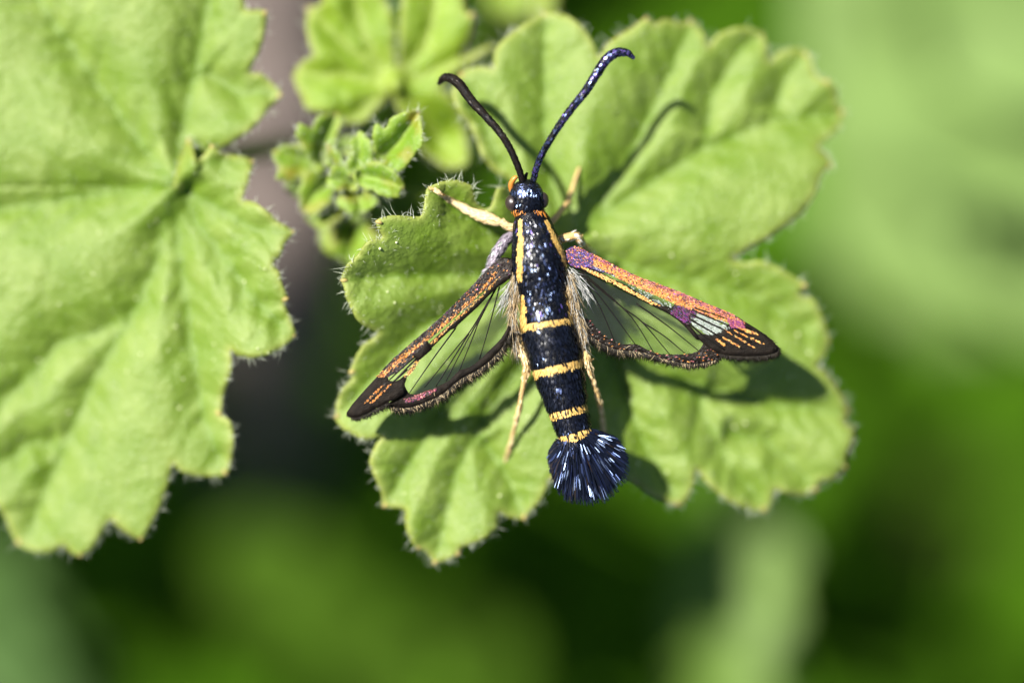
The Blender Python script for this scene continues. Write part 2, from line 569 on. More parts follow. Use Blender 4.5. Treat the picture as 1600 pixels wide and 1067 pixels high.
def add_leaf(outline, surf, mkey, label, spacing=8, tips=(), hair_len=.2, hair_every=4.0, surf_hairs=1500, step=6, name='leaf', pieces=None, hair_r=.0050, tip_r=.034, rim=7, view=None, petiole=None, seam=None):
    """blade with thickness; its hairs, tooth tips and stalk are its sub-parts. pieces: extra (outline, surface) welded into the blade"""
    V, F, AV, AE = [], [], [], []
    edge_samples = []
    for ol, sf in [(outline, surf)] + list(pieces or []):
        o = np.asarray(ol, float)
        o = smooth_path(np.vstack([o, o[:1]]), 3)[:-1] if step else o
        o = densify(o, step)
        o = o + rng.normal(0, .45, o.shape)
        pts, fs = sheet2d(o, spacing)
        z, vn = sf.eval(pts)
        if seam is None:
            de, _ = seg_dist(pts, np.vstack([o, o[:1]]))
        else:
            oo = o[~seam(o)]
            de = np.concatenate([np.sqrt(((q[:, None, :] - oo[None]) ** 2).sum(2)).min(1) for q in np.array_split(pts, 20)])
        z = z - .05 * np.exp(-de / 8)
        b0 = len(V)
        w3 = PA(pts, z)
        V += list(w3); F += [tuple(b0 + i for i in t) for t in fs]
        AV += list(vn); AE += list(np.exp(-(de / rim) ** 1.5) * .55)
        zo, _ = sf.eval(o); zo = zo - .05
        edge_samples.append((o, PA(o, zo)))
    ob = link_mesh(name, V, F, M[mkey], plant, attrs={'vein': AV, 'edge': AE})
    if label: ob['label'] = label
    sm = ob.modifiers.new('thickness', 'SOLIDIFY'); sm.thickness = .035; sm.offset = -1
    # hairs
    mb = MB()
    for o, w3 in edge_samples:
        n = len(o)
        cen = o.mean(0)
        for i in range(n):
            if seam is not None and seam(o[i:i + 1])[0]: continue
            if view and not (view[0] < o[i, 0] < view[2] and view[1] < o[i, 1] < view[3]): continue
            a, b = o[i - 1], o[(i + 1) % n]
            t = (b - a) / (np.linalg.norm(b - a) + 1e-9)
            nr = np.array([t[1], -t[0]])
            if not inside(np.array([o[i] - nr * 3]), o)[0]: nr = -nr
            clump = .45 + .9 * max(0, noise.noise(Vector((o[i, 0] * .03, o[i, 1] * .03, 9))) + .35)
            k = np.random.default_rng(i).poisson(step / hair_every * clump)
            for _ in range(k):
                q = w3[i] + rng.normal(0, .02, 3)
                an = rng.normal(0, .55)
                d2 = np.array([nr[0] * math.cos(an) - nr[1] * math.sin(an), nr[0] * math.sin(an) + nr[1] * math.cos(an)])
                d = Vector((d2[0], -d2[1], rng.uniform(-.2, .9)))
                mb.hair(Vector(q) - d.normalized() * .02, d, hair_len * rng.uniform(.45, 1.25), hair_r * rng.uniform(.7, 1.2), Vector(rng.normal(0, .35, 3)))
    if surf_hairs:
        Va = np.array(V); idx = rng.integers(0, len(F), surf_hairs)
        Ae = np.array(AE)
        for t in idx:
            f = F[t]
            wgt = rng.dirichlet((1, 1, 1)); p = Va[list(f)].T @ wgt
            if view:
                x, y = to_px(p)
                if not (view[0] < x < view[2] and view[1] < y < view[3]): continue
            d = Vector((rng.normal(0, .6), rng.normal(0, .6), 1))
            L = hair_len * rng.uniform(.25, .7)
            mb.hair(Vector(p) - Vector((0, 0, .01)), d, L, hair_r * .8, Vector(rng.normal(0, .4, 3)))
    if mb.v: mb.build('leaf_hairs', M['hair'], ob, 'stuff')
    # swollen yellow tips of the teeth
    for (tx, ty) in tips:
        zz = None
        for ol, sf in [(outline, surf)] + list(pieces or []):
            zz = sf.eval(np.array([[tx, ty]]))[0][0] if zz is None else max(zz, sf.eval(np.array([[tx, ty]]))[0][0])
        p = P(tx, ty, zz - .06)
        c = np.mean(np.asarray(outline), axis=0); dv = Vector((tx - c[0], -(ty - c[1]), 0)).normalized()
        tm = MB(); q0 = p - dv * .1
        tm.tube([q0 + dv * .0, q0 + dv * .04, q0 + dv * .075, q0 + dv * .10, q0 + dv * .115], [tip_r * .5, tip_r * .95, tip_r, tip_r * .7, tip_r * .15], 7)
        tm.build('tooth_tip', M['tooth'], ob)
    if petiole:
        pm = MB()
        pp = [Vector(q) for q in smooth_path([list(P(*q[:3])) for q in petiole], 6)]
        r0, r1 = petiole[0][3], petiole[-1][3]
        pm.tube(pp, [r0 + (r1 - r0) * i / (len(pp) - 1) for i in range(len(pp))], 9)
        hb = len(pm.f)
        pm.build('petiole', M['stem'], ob)
    return ob

# ---- main leaf, under the moth
MAIN = [(797,280),(812,296),(842,342),(806,306),(792,294),(778,294),(769,318),(758,328),(744,316),(740,294),(732,288),(716,282),(700,282),(684,287),(670,293),
 (665,304),(662,326),(656,338),(628,337),(604,338),(588,346),(592,362),(597,371),(586,373),(570,382),(558,400),(544,412),(536,426),(533,438),(538,452),(540,464),(548,482),
 (560,502),(576,514),(590,521),(584,528),(570,538),(558,554),(550,570),(546,582),(549,591),(538,604),(530,616),(526,634),(523,652),(531,666),(546,676),(562,684),(578,687),(597,682),
 (592,688),(582,702),(577,720),(582,738),(590,756),(597,776),(599,792),(616,793),(632,797),(631,810),(636,830),(644,848),(652,857),(662,860),(672,870),(678,881),(688,878),(704,873),(714,866),
 (718,857),(736,850),(756,843),(772,832),(780,818),(781,802),(794,808),(818,811),(828,800),(844,782),(854,764),(862,748),(880,728),(915,705),(950,715),(975,745),(994,755),(1008,768),(1028,778),(1060,789),(1076,776),(1086,752),
 (1089,736),(1096,744),(1110,760),(1130,776),(1147,787),(1168,794),(1196,798),(1206,784),(1211,764),(1224,769),(1248,774),(1276,766),(1282,752),(1300,748),(1322,730),(1324,712),(1334,688),(1334,668),
 (1321,659),(1326,642),(1318,622),(1306,602),(1288,580),(1277,570),(1292,552),(1296,532),(1292,512),(1282,486),(1272,468),(1250,460),(1260,446),(1240,432),(1222,421),(1212,416),(1188,407),(1164,410),(1146,405),
 (1164,392),(1192,376),(1220,358),(1248,338),(1266,316),(1278,294),(1283,274),(1298,258),(1294,244),(1280,229),(1300,212),(1314,194),(1318,174),(1310,160),(1308,140),(1294,126),(1280,121),(1272,110),
 (1268,94),(1256,78),(1232,77),(1212,86),(1202,94),(1200,76),(1192,54),(1172,44),(1152,43),(1128,50),(1114,62),(1108,73),(1102,58),(1090,40),(1080,31),(1066,36),(1040,29),(1023,36),
 (1010,28),(986,44),(966,56),(948,70),(938,89),(930,72),(916,50),(896,30),(874,21),(850,20),(830,32),(808,46),(786,62),(774,80),(771,97),(770,106),(754,104),(736,106),(720,114),(710,132),(706,146),
 (716,174),(732,192),(739,206),(748,226),(753,244),(766,260),(784,275)]
C = (888, 385)
MV = [[C,(862,290),(850,200),(850,25)], [C,(960,290),(1030,150),(1080,38)], [C,(940,335),(1100,232),(1212,187),(1312,178)], [(1102,231),(1112,150),(1160,72),(1190,56)], [(1212,187),(1222,130),(1256,82)],
      [C,(1000,420),(1180,462),(1292,533)], [C,(980,510),(1090,612),(1102,655),(1130,712),(1195,794)], [(1080,598),(1200,632),(1322,645)], [(1110,672),(1200,690),(1274,762)], [C,(950,540),(1000,680),(1058,785)],
      [C,(820,560),(765,640),(712,740),(680,876)], [C,(770,540),(660,690),(602,788)], [C,(780,450),(650,520),(528,650)], [C,(770,428),(620,431),(537,437)], [C,(780,372),(700,320),(672,296)],
      [(745,675),(790,740),(816,806)], [C,(800,300),(724,118)]]
def main_base(x, y):
    z = np.full(len(x), -.62)
    z = z - .095 * np.clip((x - 900) / 100, 0, 9) - .008 * np.clip((x - 900) / 100, 0, 9) ** 2
    z = z + .07 * np.clip((880 - x) / 100, 0, 9)
    z = z - .085 * np.clip((400 - y) / 100, 0, 9) * (x > 690) - .035 * np.clip((y - 640) / 100, 0, 9)
    # the upper-left lobe slopes up from its crease to its rim
    lin = np.clip(((790 - x) * .5 + (432 - y) * .87) / 100, 0, 2.2)
    wx = np.clip((850 - x) / 70, 0, 1); wx = wx * wx * (3 - 2 * wx)
    z = z + .42 * lin * wx * (y > 281)
    return z
main_surf = LeafSurface(main_base, MV, amp=.52, wid=56, soft=2.5, seed=3, samp=.07, swid=11, nz=.022)
MT = [(670,293),(588,346),(533,438),(546,582),(523,652),(599,792),(652,857),(678,881),(714,867),(818,811),(862,749),(994,755),(1060,789),(1196,798),(1276,766),(1322,730),(1326,642),(1296,532),(1260,446),(1298,258),(1318,174),(1294,126),(1262,84),(1192,54),(1080,31),(1010,28),(850,20),(720,114)]
main_leaf = add_leaf(MAIN, main_surf, 'leaf', 'scalloped palm-veined leaf under the moth, shadows of wings on it', 7, MT, .155, 4.2, 2200,
    petiole=[(888,385,-1.0,.16),(860,420,-2.5,.17),(760,470,-7,.19),(640,440,-13,.22)])
def leaf_z(x, y):
    return float(main_surf.eval(np.array([[x, y]], float))[0][0])

# ---- large leaf at the left
def left_base(x, y):
    d = np.hypot(x - 270, y - 285)
    z = -.75 + .0 * x
    z = z + .45 * np.exp(-((x - 440) / 110) ** 2) * np.clip((y - 200) / 120, 0, 1)
    z = z - .10 * np.clip((250 - x) / 100, 0, 8) - .06 * np.clip((y - 560) / 100, 0, 9)
    z = z - .12 * np.clip((230 - y) / 100, 0, 1)
    return z
LC = (270, 288)
LV = [[LC,(288,190),(308,100),(325,0),(335,-150)], [LC,(170,300),(60,318),(0,325),(-200,330)], [LC,(241,420),(211,485),(147,592),(99,700),(43,834)], [(211,485),(150,520),(95,536),(0,635)],
      [LC,(330,378),(400,470),(459,523)], [LC,(284,420),(308,592),(319,657),(352,738)], [LC,(330,320),(400,360),(457,361)], [LC,(200,200),(100,60),(20,-60)],
      [(308,100),(370,145),(436,146)], [(99,700),(50,690),(0,730)], [(300,255),(394,252)]]
sgap = lambda x, y, s: s * np.exp(-((x - 318) / 42) ** 2 - ((y - 248) / 34) ** 2)
left_lo = LeafSurface(left_base, LV, amp=.42, wid=54, soft=4, seed=11, samp=.11, swid=12, extra=lambda x, y: sgap(x, y, .34), nz=.02)
left_hi = LeafSurface(left_base, LV, amp=.42, wid=54, soft=4, seed=11, secs=left_lo.secs, samp=.11, swid=12, extra=lambda x, y: sgap(x, y, -.22) - .03 * np.exp(-((y - 293) / 9) ** 2) * (x < 284), nz=.02)
LEFT_LO = [(270,292),(276,262),(282,238),(296,217),(304,240),(311,249),(332,227),(347,239),(371,243),(395,251),(391,273),(383,297),(378,312),(395,315),(415,329),(439,349),(459,361),(447,378),(439,397),(427,412),(437,427),(440,442),
 (450,466),(445,475),(454,495),(461,524),(449,537),(427,552),(400,559),(371,556),(360,547),(362,571),(355,598),(348,622),(345,648),(359,658),(365,680),(362,710),(354,741),(335,745),(300,742),(280,736),(270,725),
 (265,752),(250,795),(232,830),(220,844),(200,835),(180,820),(175,812),(162,830),(145,857),(125,869),(107,860),(97,852),(82,862),(55,862),(27,850),(12,820),(0,795),(-30,770),(-60,800),(-110,790),(-140,730),(-200,720),(-250,660),(-230,600),(-300,540),(-320,460),(-290,400),(-350,330),(-340,292),(-150,292),(0,292),(150,292)]
LEFT_HI = [(-340,295),(-340,240),(-300,180),(-330,100),(-280,20),(-220,-30),(-230,-110),(-150,-170),(-80,-180),(-50,-240),(40,-260),(110,-230),(170,-270),(250,-250),(290,-190),(350,-170),(380,-110),(370,-50),(381,0),
 (386,15),(415,18),(415,44),(408,75),(395,102),(391,112),(410,117),(427,132),(439,146),(422,168),(400,195),(376,214),(352,230),(330,246),(312,262),(292,280),(272,295),(150,295),(0,295),(-150,295)]
LT = [(415,18),(439,146),(296,217),(332,227),(395,251),(459,361),(450,466),(461,524),(345,648),(354,741),(220,844),(125,869),(27,850)]
left_leaf = add_leaf(LEFT_LO, left_lo, 'leaf', 'large ridged leaf with pointed teeth and a folded overlapping lobe', 8, LT, .14, 4.2, 1500, pieces=[(LEFT_HI, left_hi)], view=(-60, -60, 700, 1000), seam=lambda q: (np.abs(q[:, 1] - 294) < 5) & (q[:, 0] < 278),
    petiole=[(272,290,-.95,.14),(330,262,-2.2,.15),(400,236,-3.6,.16),(470,238,-5.5,.17),(560,330,-9,.2)])

# ---- leaf behind, upper left
BACK = [(480,12),(479,32),(478,48),(484,72),(489,86),(476,94),(458,114),(462,134),(472,156),(480,172),(506,178),(526,181),(536,194),(568,192),(580,180),(596,164),(612,152),(632,190),(655,230),(690,258),(707,263),(730,257),(729,225),(725,195),(715,165),
 (700,146),(690,138),(700,122),(722,106),(758,82),(776,70),(752,76),(722,88),(736,60),(741,22),(728,18),(722,-30),(690,-62),(650,-40),(632,-20),(624,20),(623,104),(616,80),(619,50),(616,26),(602,0),(580,-30),(540,-44),(510,-20),(500,8)]
BC = (618, 134)
BV = [[BC,(570,60),(545,-40)], [BC,(540,118),(460,114)], [BC,(580,160),(540,190)], [BC,(670,60),(690,-55)], [BC,(690,105),(770,72)], [BC,(660,180),(715,258)], [BC,(540,70),(482,14)]]
back_surf = LeafSurface(lambda x, y: -1.45 - .08 * np.clip((520 - x) / 100, 0, 3) - .3 * np.exp(-((x - 700) / 60) ** 2 - ((y - 220) / 60) ** 2) * 2 + .0 * y, BV, amp=.4, wid=40, seed=21, samp=.05, nz=.05)
add_leaf(BACK, back_surf, 'leaf_back', 'small yellow-green lobed leaf out of focus behind the young shoot', 9, [(480,12),(458,114),(740,22)], .16, 6, 200,
    petiole=[(618,134,-1.75,.1),(612,180,-3.4,.11),(590,300,-7,.13),(600,390,-11,.16)])
# a paler lower leaf peeping out at the top between the two
TOPL = [(752,-40),(760,6),(772,22),(800,34),(822,30),(832,6),(836,-40),(800,-70)]
top_surf = LeafSurface(lambda x, y: -4.6 + .0 * x, [[(795,-60),(795,28)]], amp=.25, wid=25, seed=31, nz=.05)
add_leaf(TOPL, top_surf, 'leaf_back', 'pale leaf tip out of focus above the moth leaf', 9, [], .15, 9, 0,
    petiole=[(795,-50,-4.8,.1),(760,100,-9,.12),(640,420,-14,.16)])
TOPM = [(828,-60),(832,-5),(838,40),(848,75),(860,40),(868,-5),(872,-60)]
topm_surf = LeafSurface(lambda x, y: -4.0 + .0 * x, [[(850,-60),(850,70)]], amp=.2, wid=20, seed=33, nz=.04)
add_leaf(TOPM, topm_surf, 'leaf_back', 'narrow yellow-green leaf out of focus above the moth leaf', 9, [], .15, 9, 0,
    petiole=[(850,70,-4.2,.1),(820,200,-9,.12),(660,460,-14.5,.16)])
LOWL = [(640,300),(680,300),(720,320),(745,350),(730,390),(690,400),(640,380),(600,350),(590,320),(610,302)]
lowl_surf = LeafSurface(lambda x, y: -2.6 + .0 * x, [[(740,360),(600,320)]], amp=.3, wid=25, seed=35, nz=.05)
add_leaf(LOWL, lowl_surf, 'leaf_back', 'blurred leaf between the young shoot and the moth leaf', 9, [], .15, 8, 0,
    petiole=[(740,360,-2.8,.09),(720,400,-6,.1),(650,450,-14,.15)])

# ---- young folded leaves of the shoot
YOUNG = [  # outline, fold line, height, cupping
 ([(654,175),(657,199),(659,226),(644,245),(632,262),(612,270),(600,255),(603,243),(588,237),(583,214),(588,194),(603,202),(610,187),(632,177)], [(592,250),(622,222),(654,177)], -.25, .24),
 ([(566,272),(576,264),(590,260),(603,265),(614,276),(620,289),(615,299),(600,301),(586,294),(568,287)], [(564,276),(590,280),(620,290)], -.35, .15),
 ([(561,216),(570,222),(576,233),(576,250),(564,267),(549,263),(547,250),(554,241),(551,226)], [(560,266),(562,240),(561,217)], -.5, .14),
 ([(520,187),(522,199),(510,228),(500,253),(486,236),(473,214),(475,198),(491,204),(495,192)], [(500,252),(503,220),(518,188)], -.85, .2),
 ([(437,241),(456,236),(478,231),(495,243),(495,263),(476,272),(456,277),(442,272),(444,262)], [(497,255),(470,250),(438,242)], -1.0, .17),
 ([(515,232),(530,243),(537,258),(525,267),(514,253)], [(528,266),(522,248),(515,233)], -.6, .12),
 ([(474,297),(481,277),(500,275),(515,292),(508,314),(488,326),(478,321)], [(514,284),(495,300),(480,322)], -1.0, .17),
 ([(517,284),(527,265),(542,267),(556,280),(552,292),(530,294)], [(553,288),(535,280),(520,282)], -.6, .12),
 ([(556,289),(571,297),(583,316),(566,326),(549,328),(534,314)], [(552,290),(560,308),(566,325)], -.75, .14),
 ([(503,350),(505,328),(525,316),(537,326),(527,341),(512,353)], [(532,318),(518,334),(506,350)], -1.2, .14),
 ([(517,384),(520,365),(534,336),(566,333),(586,341),(596,372),(585,395),(566,392),(551,401),(525,388)], [(556,330),(552,365),(550,400)], -1.6, .2),
 ([(458,262),(476,262),(490,276),(484,290),(466,288)], [(490,268),(474,274),(460,276)], -1.15, .12),
 ([(540,240),(552,246),(548,262),(536,268),(528,256)], [(546,264),(542,252),(540,242)], -.8, .1),
 ([(576,318),(596,322),(612,340),(600,352),(580,346)], [(574,322),(592,334),(606,346)], -1.4, .14),
]
SHOOT = (545, 290)
for k in range(12):      # lower leaflets that fill the rosette
    a = k * 2.4 + .5; rr_ = 22 + 5.5 * k
    fx, fy = 538 + rr_ * math.cos(a) * .95, 292 + rr_ * math.sin(a) * .9
    if fx > 600 or fx < 455: continue
    lobe = [(fx + 19 * math.cos(q) * (1 + .15 * math.cos(3 * q)), fy + 17 * math.sin(q)) for q in np.linspace(0, 2 * math.pi, 11)[:-1]]
    ux, uy = (fx - 538) / rr_, (fy - 292) / rr_
    YOUNG.append((lobe, [(fx - 17 * ux, fy - 17 * uy), (fx, fy), (fx + 17 * ux, fy + 17 * uy)], -1.35 - .04 * k, .14))
for i, (ol, fold, h, cup) in enumerate(YOUNG):
    cx, cy = np.mean(ol, axis=0)
    gr = 1.04 if i == 0 else 1.42
    if i > 0:
        oo = densify(ol, 3); nl = 7 + i % 3
        th = np.arctan2(oo[:, 1] - cy, oo[:, 0] - cx)
        oo = np.array([cx, cy]) + (oo - [cx, cy]) * (1 + .11 * np.abs(np.sin(th * nl / 2 + i)) - .06)[:, None]
        ol = [tuple(q) for q in oo[::2]]
    ol = [(cx + (x - cx) * gr, cy + (y - cy) * gr) for x, y in ol]
    fold = [(cx + (x - cx) * gr, cy + (y - cy) * gr) for x, y in fold]
    def yb(x, y, h=h, cx=cx, cy=cy, sx=SHOOT[0], sy=SHOOT[1]):
        return h + .002 * ((x - cx) * np.sign(cx - sx) + (y - cy) * np.sign(cy - sy) * .5)
    sf = LeafSurface(yb, [fold], amp=cup * 1.9, wid=16, seed=40 + i, secs=[], nz=.03)
    lb = add_leaf(ol, sf, 'leaf_young', None, 4, [tuple(fold[-1])] ,   .13, 3.4, 70, step=3, name='young_leaf', hair_r=.0042, tip_r=.02, rim=4,
        petiole=[(fold[0][0], fold[0][1], h - cup * 1.5, .05), ((fold[0][0] + SHOOT[0]) / 2, (fold[0][1] + SHOOT[1]) / 2, h - .75, .055), (SHOOT[0] + 8, SHOOT[1] + 20, min(-2.6, h - 1.2), .06)])
    if i == 0: lb['label'] = 'largest young folded leaf at the top of the shoot'
# stem of the plant
mb = MB()
sp = [P(600, 560, GZ - 1), P(610, 520, -34), P(600, 460, -18), P(575, 360, -9), P(558, 318, -5), P(548, 296, -2.2), P(544, 290, -1.3)]
sp = [Vector(q) for q in smooth_path([list(p) for p in sp], 6)]
mb.tube(sp, [.5 - .36 * (i / (len(sp) - 1)) ** 1.2 for i in range(len(sp))], 12)
for a, b in (((640,440,-13),(606,470,-19)), ((560,330,-9),(576,362,-9.3)), ((600,390,-11),(583,388,-11)), ((640,420,-14),(602,462,-18)), ((660,460,-14.5),(604,468,-18.5)), ((650,450,-14),(602,464,-18.2))):
    mb.tube([P(*a), P(*b)], [.2, .24], 8)
mb.build('stem', M['stem'], plant)
# glistening glands on the two big leaves
for lf, sf, n, box in ((main_leaf, main_surf, 46, (560, 330, 1300, 860)), (left_leaf, left_lo, 40, (20, 320, 440, 820))):
    gm = MB()
    poly = np.array(MAIN if lf is main_leaf else LEFT_LO)
    k = 0
    while k < n:
        q = np.array([[random.uniform(box[0], box[2]), random.uniform(box[1], box[3])]])
        if not inside(q, poly)[0]: continue
        z = sf.eval(q)[0][0]; r = random.uniform(.012, .026)
        gm.ball(P(q[0, 0], q[0, 1], z + r * .4), r, nu=6, nv=4); k += 1
    gm.build('gland_dots', M['gland'], lf, 'stuff')

# ------------------------------------------------------------------ the moth
M['body'] = plain('blue_black_cuticle', (.003, .0035, .006), .4, .25, .1, .5, 12, bump=.5, bscale=40)
M['s_black'] = scale_mat('blue_black_scale', (.002, .002, .003), (.006, .008, .015), .24, .15, spec=.2)
M['s_blue'] = scale_mat('steel_blue_scale', (.015, .02, .06), (.12, .16, .32), .32, .85)
M['s_yellow'] = scale_mat('yellow_scale', (.50, .29, .06), (.66, .44, .14), .5, .0)
M['s_orange'] = scale_mat('orange_scale', (.46, .13, .015), (.60, .27, .05), .4, .15)
M['s_pink'] = scale_mat('pink_scale', (.30, .055, .05), (.46, .17, .18), .35, .35)
M['s_magenta'] = scale_mat('magenta_scale', (.10, .010, .05), (.24, .05, .22), .3, .4)
M['s_violet'] = scale_mat('violet_scale', (.03, .02, .10), (.13, .09, .34), .3, .5)
M['s_brown'] = scale_mat('dark_brown_scale', (.006, .004, .003), (.020, .009, .005), .5, .1)
M['s_pale'] = scale_mat('silvery_scale', (.16, .19, .17), (.34, .38, .34), .4, .2)
M['s_glint'] = scale_mat('glint_scale', (.006, .012, .040), (.07, .095, .15), .30, .8, spec=.25)  # for the flakes added as glints on body and tail
M['s_tail'] = scale_mat('tail_fan_scale', (.002, .003, .005), (.012, .016, .036), .27, .4, spec=.6)
M['tan_hair'] = plain('tan_hair', (.72, .56, .33), .45, .4, 0, .25, 8, transl=.25)
M['white_hair'] = plain('silver_hair', (.75, .75, .72), .4, .5, 0, .2, 8, transl=.3)
M['fringe'] = plain('dark_fringe_hair', (.026, .020, .013), .5, .3, 0, .4, 8, transl=.25)
M['leg_tan'] = plain('straw_leg', (.62, .42, .17), .5, .4, 0, .35, 9, bump=.4, bscale=40)
M['leg_pale'] = plain('cream_leg', (.78, .60, .32), .5, .4, 0, .3, 12, bump=.4, bscale=40)
M['leg_lilac'] = plain('lilac_grey_leg', (.36, .31, .38), .35, .6, .25, .5, 14, bump=.5, bscale=40)
M['eye'] = plain('dark_eye', (.030, .020, .018), .28, .6, 0, .3, 10, bump=.15, bscale=90)
M['vein'] = plain('dark_wing_vein', (.008, .006, .004), .6, .15, 0, .3, 10)
M['wingdark'] = plain('dark_wing_scales', (.012, .008, .005), .6, .15, .1, .6, 10, bump=.4, bscale=50)
def membrane():
    m, n, b, out = mat('clear_wing_membrane')
    g = n.nodes.new('ShaderNodeBsdfGlossy'); g.inputs['Roughness'].default_value = .12; g.inputs['Color'].default_value = (1, 1, 1, 1)
    t = n.nodes.new('ShaderNodeBsdfTransparent'); t.inputs['Color'].default_value = (.96, .97, .95, 1)
    df = n.nodes.new('ShaderNodeBsdfDiffuse'); df.inputs['Color'].default_value = (.5, .5, .46, 1)
    f = n.nodes.new('ShaderNodeFresnel'); f.inputs['IOR'].default_value = 1.45
    tc = n.nodes.new('ShaderNodeTexCoord'); nz = n.nodes.new('ShaderNodeTexNoise'); nz.inputs['Scale'].default_value = 5
    bm = n.nodes.new('ShaderNodeBump'); bm.inputs['Strength'].default_value = .25; bm.inputs['Distance'].default_value = .08
    n.links.new(tc.outputs['Object'], nz.inputs['Vector']); n.links.new(nz.outputs['Fac'], bm.inputs['Height'])
    n.links.new(bm.outputs[0], g.inputs['Normal']); n.links.new(bm.outputs[0], f.inputs['Normal'])
    m1 = n.nodes.new('ShaderNodeMixShader'); m1.inputs[0].default_value = .02
    n.links.new(t.outputs[0], m1.inputs[1]); n.links.new(df.outputs[0], m1.inputs[2])
    m2 = n.nodes.new('ShaderNodeMixShader'); n.links.new(f.outputs[0], m2.inputs[0])
    n.links.new(m1.outputs[0], m2.inputs[1]); n.links.new(g.outputs[0], m2.inputs[2]); n.links.new(m2.outputs[0], out.inputs['Surface'])
    return m
M['membrane'] = membrane()

moth = thing('moth', 'clear-winged moth with black yellow-banded body resting on the scalloped leaf', 'moth', P(850, 480, leaf_z(850, 480)))

# body: rings (px, py, half width px, height of axis)
BODY = [(823,281,7,.06),(823,286,17,.05),(823,294,23,.04),(823,304,27,.04),(824,314,28,.03),(825,322,25,.02),(826,328,19,.0),(827,333,21,.0),(829,341,27,.02),(832,355,31,.05),(836,374,36,.08),(840,395,41,.10),(843,415,42,.10),
        (846,436,39,.08),(849,455,36,.06),(851,470,37.5,.05),(853,488,40,.04),(855,506,41.5,.04),(860,528,42,.03),(866,550,41,.02),(871,575,39,.0),(877,598,36.5,-.02),(883,622,33,-.04),(888,643,29.5,-.06),(893,660,28,-.07),(898,676,27,-.08),(903,694,22,-.09),(906,704,10,-.1)]
bp = smooth_path(BODY, 10)
GROOVE = [470, 507, 541, 575, 610, 644, 663, 680]
def body_ring(r):
    px, py, hw, z = r
    if py > 455:
        g = min(abs(py - q) for q in GROOVE)
        hw = hw * (1 - .035 * math.exp(-(g / 3.0) ** 2))
    return px, py, hw, z
NB = 64
verts, faces, ctr = [], [], []
for i, r in enumerate(bp):
    px, py, hw, z = body_ring(r)
    c = P(px, py, z)
    a, b = bp[max(i - 1, 0)], bp[min(i + 1, len(bp) - 1)]
    t = (P(b[0], b[1], b[3]) - P(a[0], a[1], a[3])).normalized()
    s = t.cross(Vector((0, 0, 1))).normalized()      # towards the left of the picture when t runs down
    u = s.cross(t).normalized()
    ctr.append((c, t, s, u, hw / 100))
    for k in range(NB):
        an = 2 * math.pi * k / NB
        verts.append(c + s * (math.cos(an) * hw / 100) + u * (math.sin(an) * hw / 100 * .86))
for i in range(len(bp) - 1):
    for k in range(NB):
        k2 = (k + 1) % NB
        faces.append((i * NB + k, i * NB + k2, (i + 1) * NB + k2, (i + 1) * NB + k))
faces.append(tuple(range(NB))); faces.append(tuple((len(bp) - 1) * NB + k for k in range(NB))[::-1])
YSEG = [((811,513),(894,500),4.0),((832,585),(909,566),4.6),((859,651),(918,635),4.0),((872,688),(927,672),4.2),   # bands of the abdomen
        ((813,345),(814,372),2.6),((814,372),(812,434),3.8),((853,346),(866,372),2.8),((866,372),(888,418),3.9),       # stripes of the thorax
        ((816,466),(818,508),4.8),((886,458),(894,498),4.0)]
def is_yellow(x, y, slack=0.0):
    for a, b, h in YSEG:
        ax, ay = a; bx, by = b
        t = max(0, min(1, ((x - ax) * (bx - ax) + (y - ay) * (by - ay)) / ((bx - ax) ** 2 + (by - ay) ** 2)))
        if math.hypot(x - ax - t * (bx - ax), y - ay - t * (by - ay)) < h + slack: return True
    return False
mi = []
for f in faces:
    c = sum((Vector(verts[i]) for i in f), Vector()) / len(f)
    x, y = to_px(c)
    mi.append(1 if (c.z > 0 and len(f) == 4 and is_yellow(x, y)) else 0)
link_mesh('body', verts, faces, [M['body'], M['s_yellow']], moth, mi=mi)

# scales laid on the body
mb = MB()
SM = [M['s_black'], M['s_blue'], M['s_yellow'], M['s_orange'], M['s_violet'], M['s_tail']]
rs = random.Random(5)
for _ in range(15000):
    i = rs.randrange(8, len(ctr) - 10)
    c, t, s, u, hw = ctr[i]
    an = rs.uniform(-.5, math.pi + .5)
    off = rs.uniform(0, 1)
    c = c.lerp(ctr[i + 1][0], off)
    nrm = (s * math.cos(an) + u * math.sin(an) * 1.1).normalized()
    p = c + s * (math.cos(an) * hw) + u * (math.sin(an) * hw * .86)
    x, y = to_px(p)
    m = 0
    yel = is_yellow(x, y, rs.gauss(0, .9))
    if yel: m = 2
    elif 325 < y < 335 and abs(math.cos(an)) > .25 and rs.random() < .6: m = 3
    elif 286 < y < 305: m = 1 if rs.random() < .6 else 0
    elif 345 < y < 500:
        gl = noise.noise(Vector((x * .07, y * .09, 2.0)))
        m = rs.choices([0, 1, 4, 5], [.75, max(0, gl) * .7, .02, .2])[0]
    elif y >= 500:
        gl = noise.noise(Vector((x * .05, y * .08, 7.0)))
        m = rs.choices([0, 1, 5], [.6, max(0, gl - .25) * .35, .4])[0]
    d = (t + s * rs.gauss(0, .16) + nrm * rs.uniform(.0, .18)).normalized()
    L = rs.uniform(.05, .095); W = rs.uniform(.018, .032)
    if yel: L *= .7
    else:
        tx, ty = to_px(p + t * L)
        if is_yellow(tx, ty) and rs.random() < .9: continue
    jt = .16 if y < 470 else .06
    if y < 325: L *= .7
    mb.flake(p + nrm * .004, d, nrm + s * rs.gauss(0, jt) + t * rs.gauss(0, jt), L, W, m, curl=.05)
k = 0
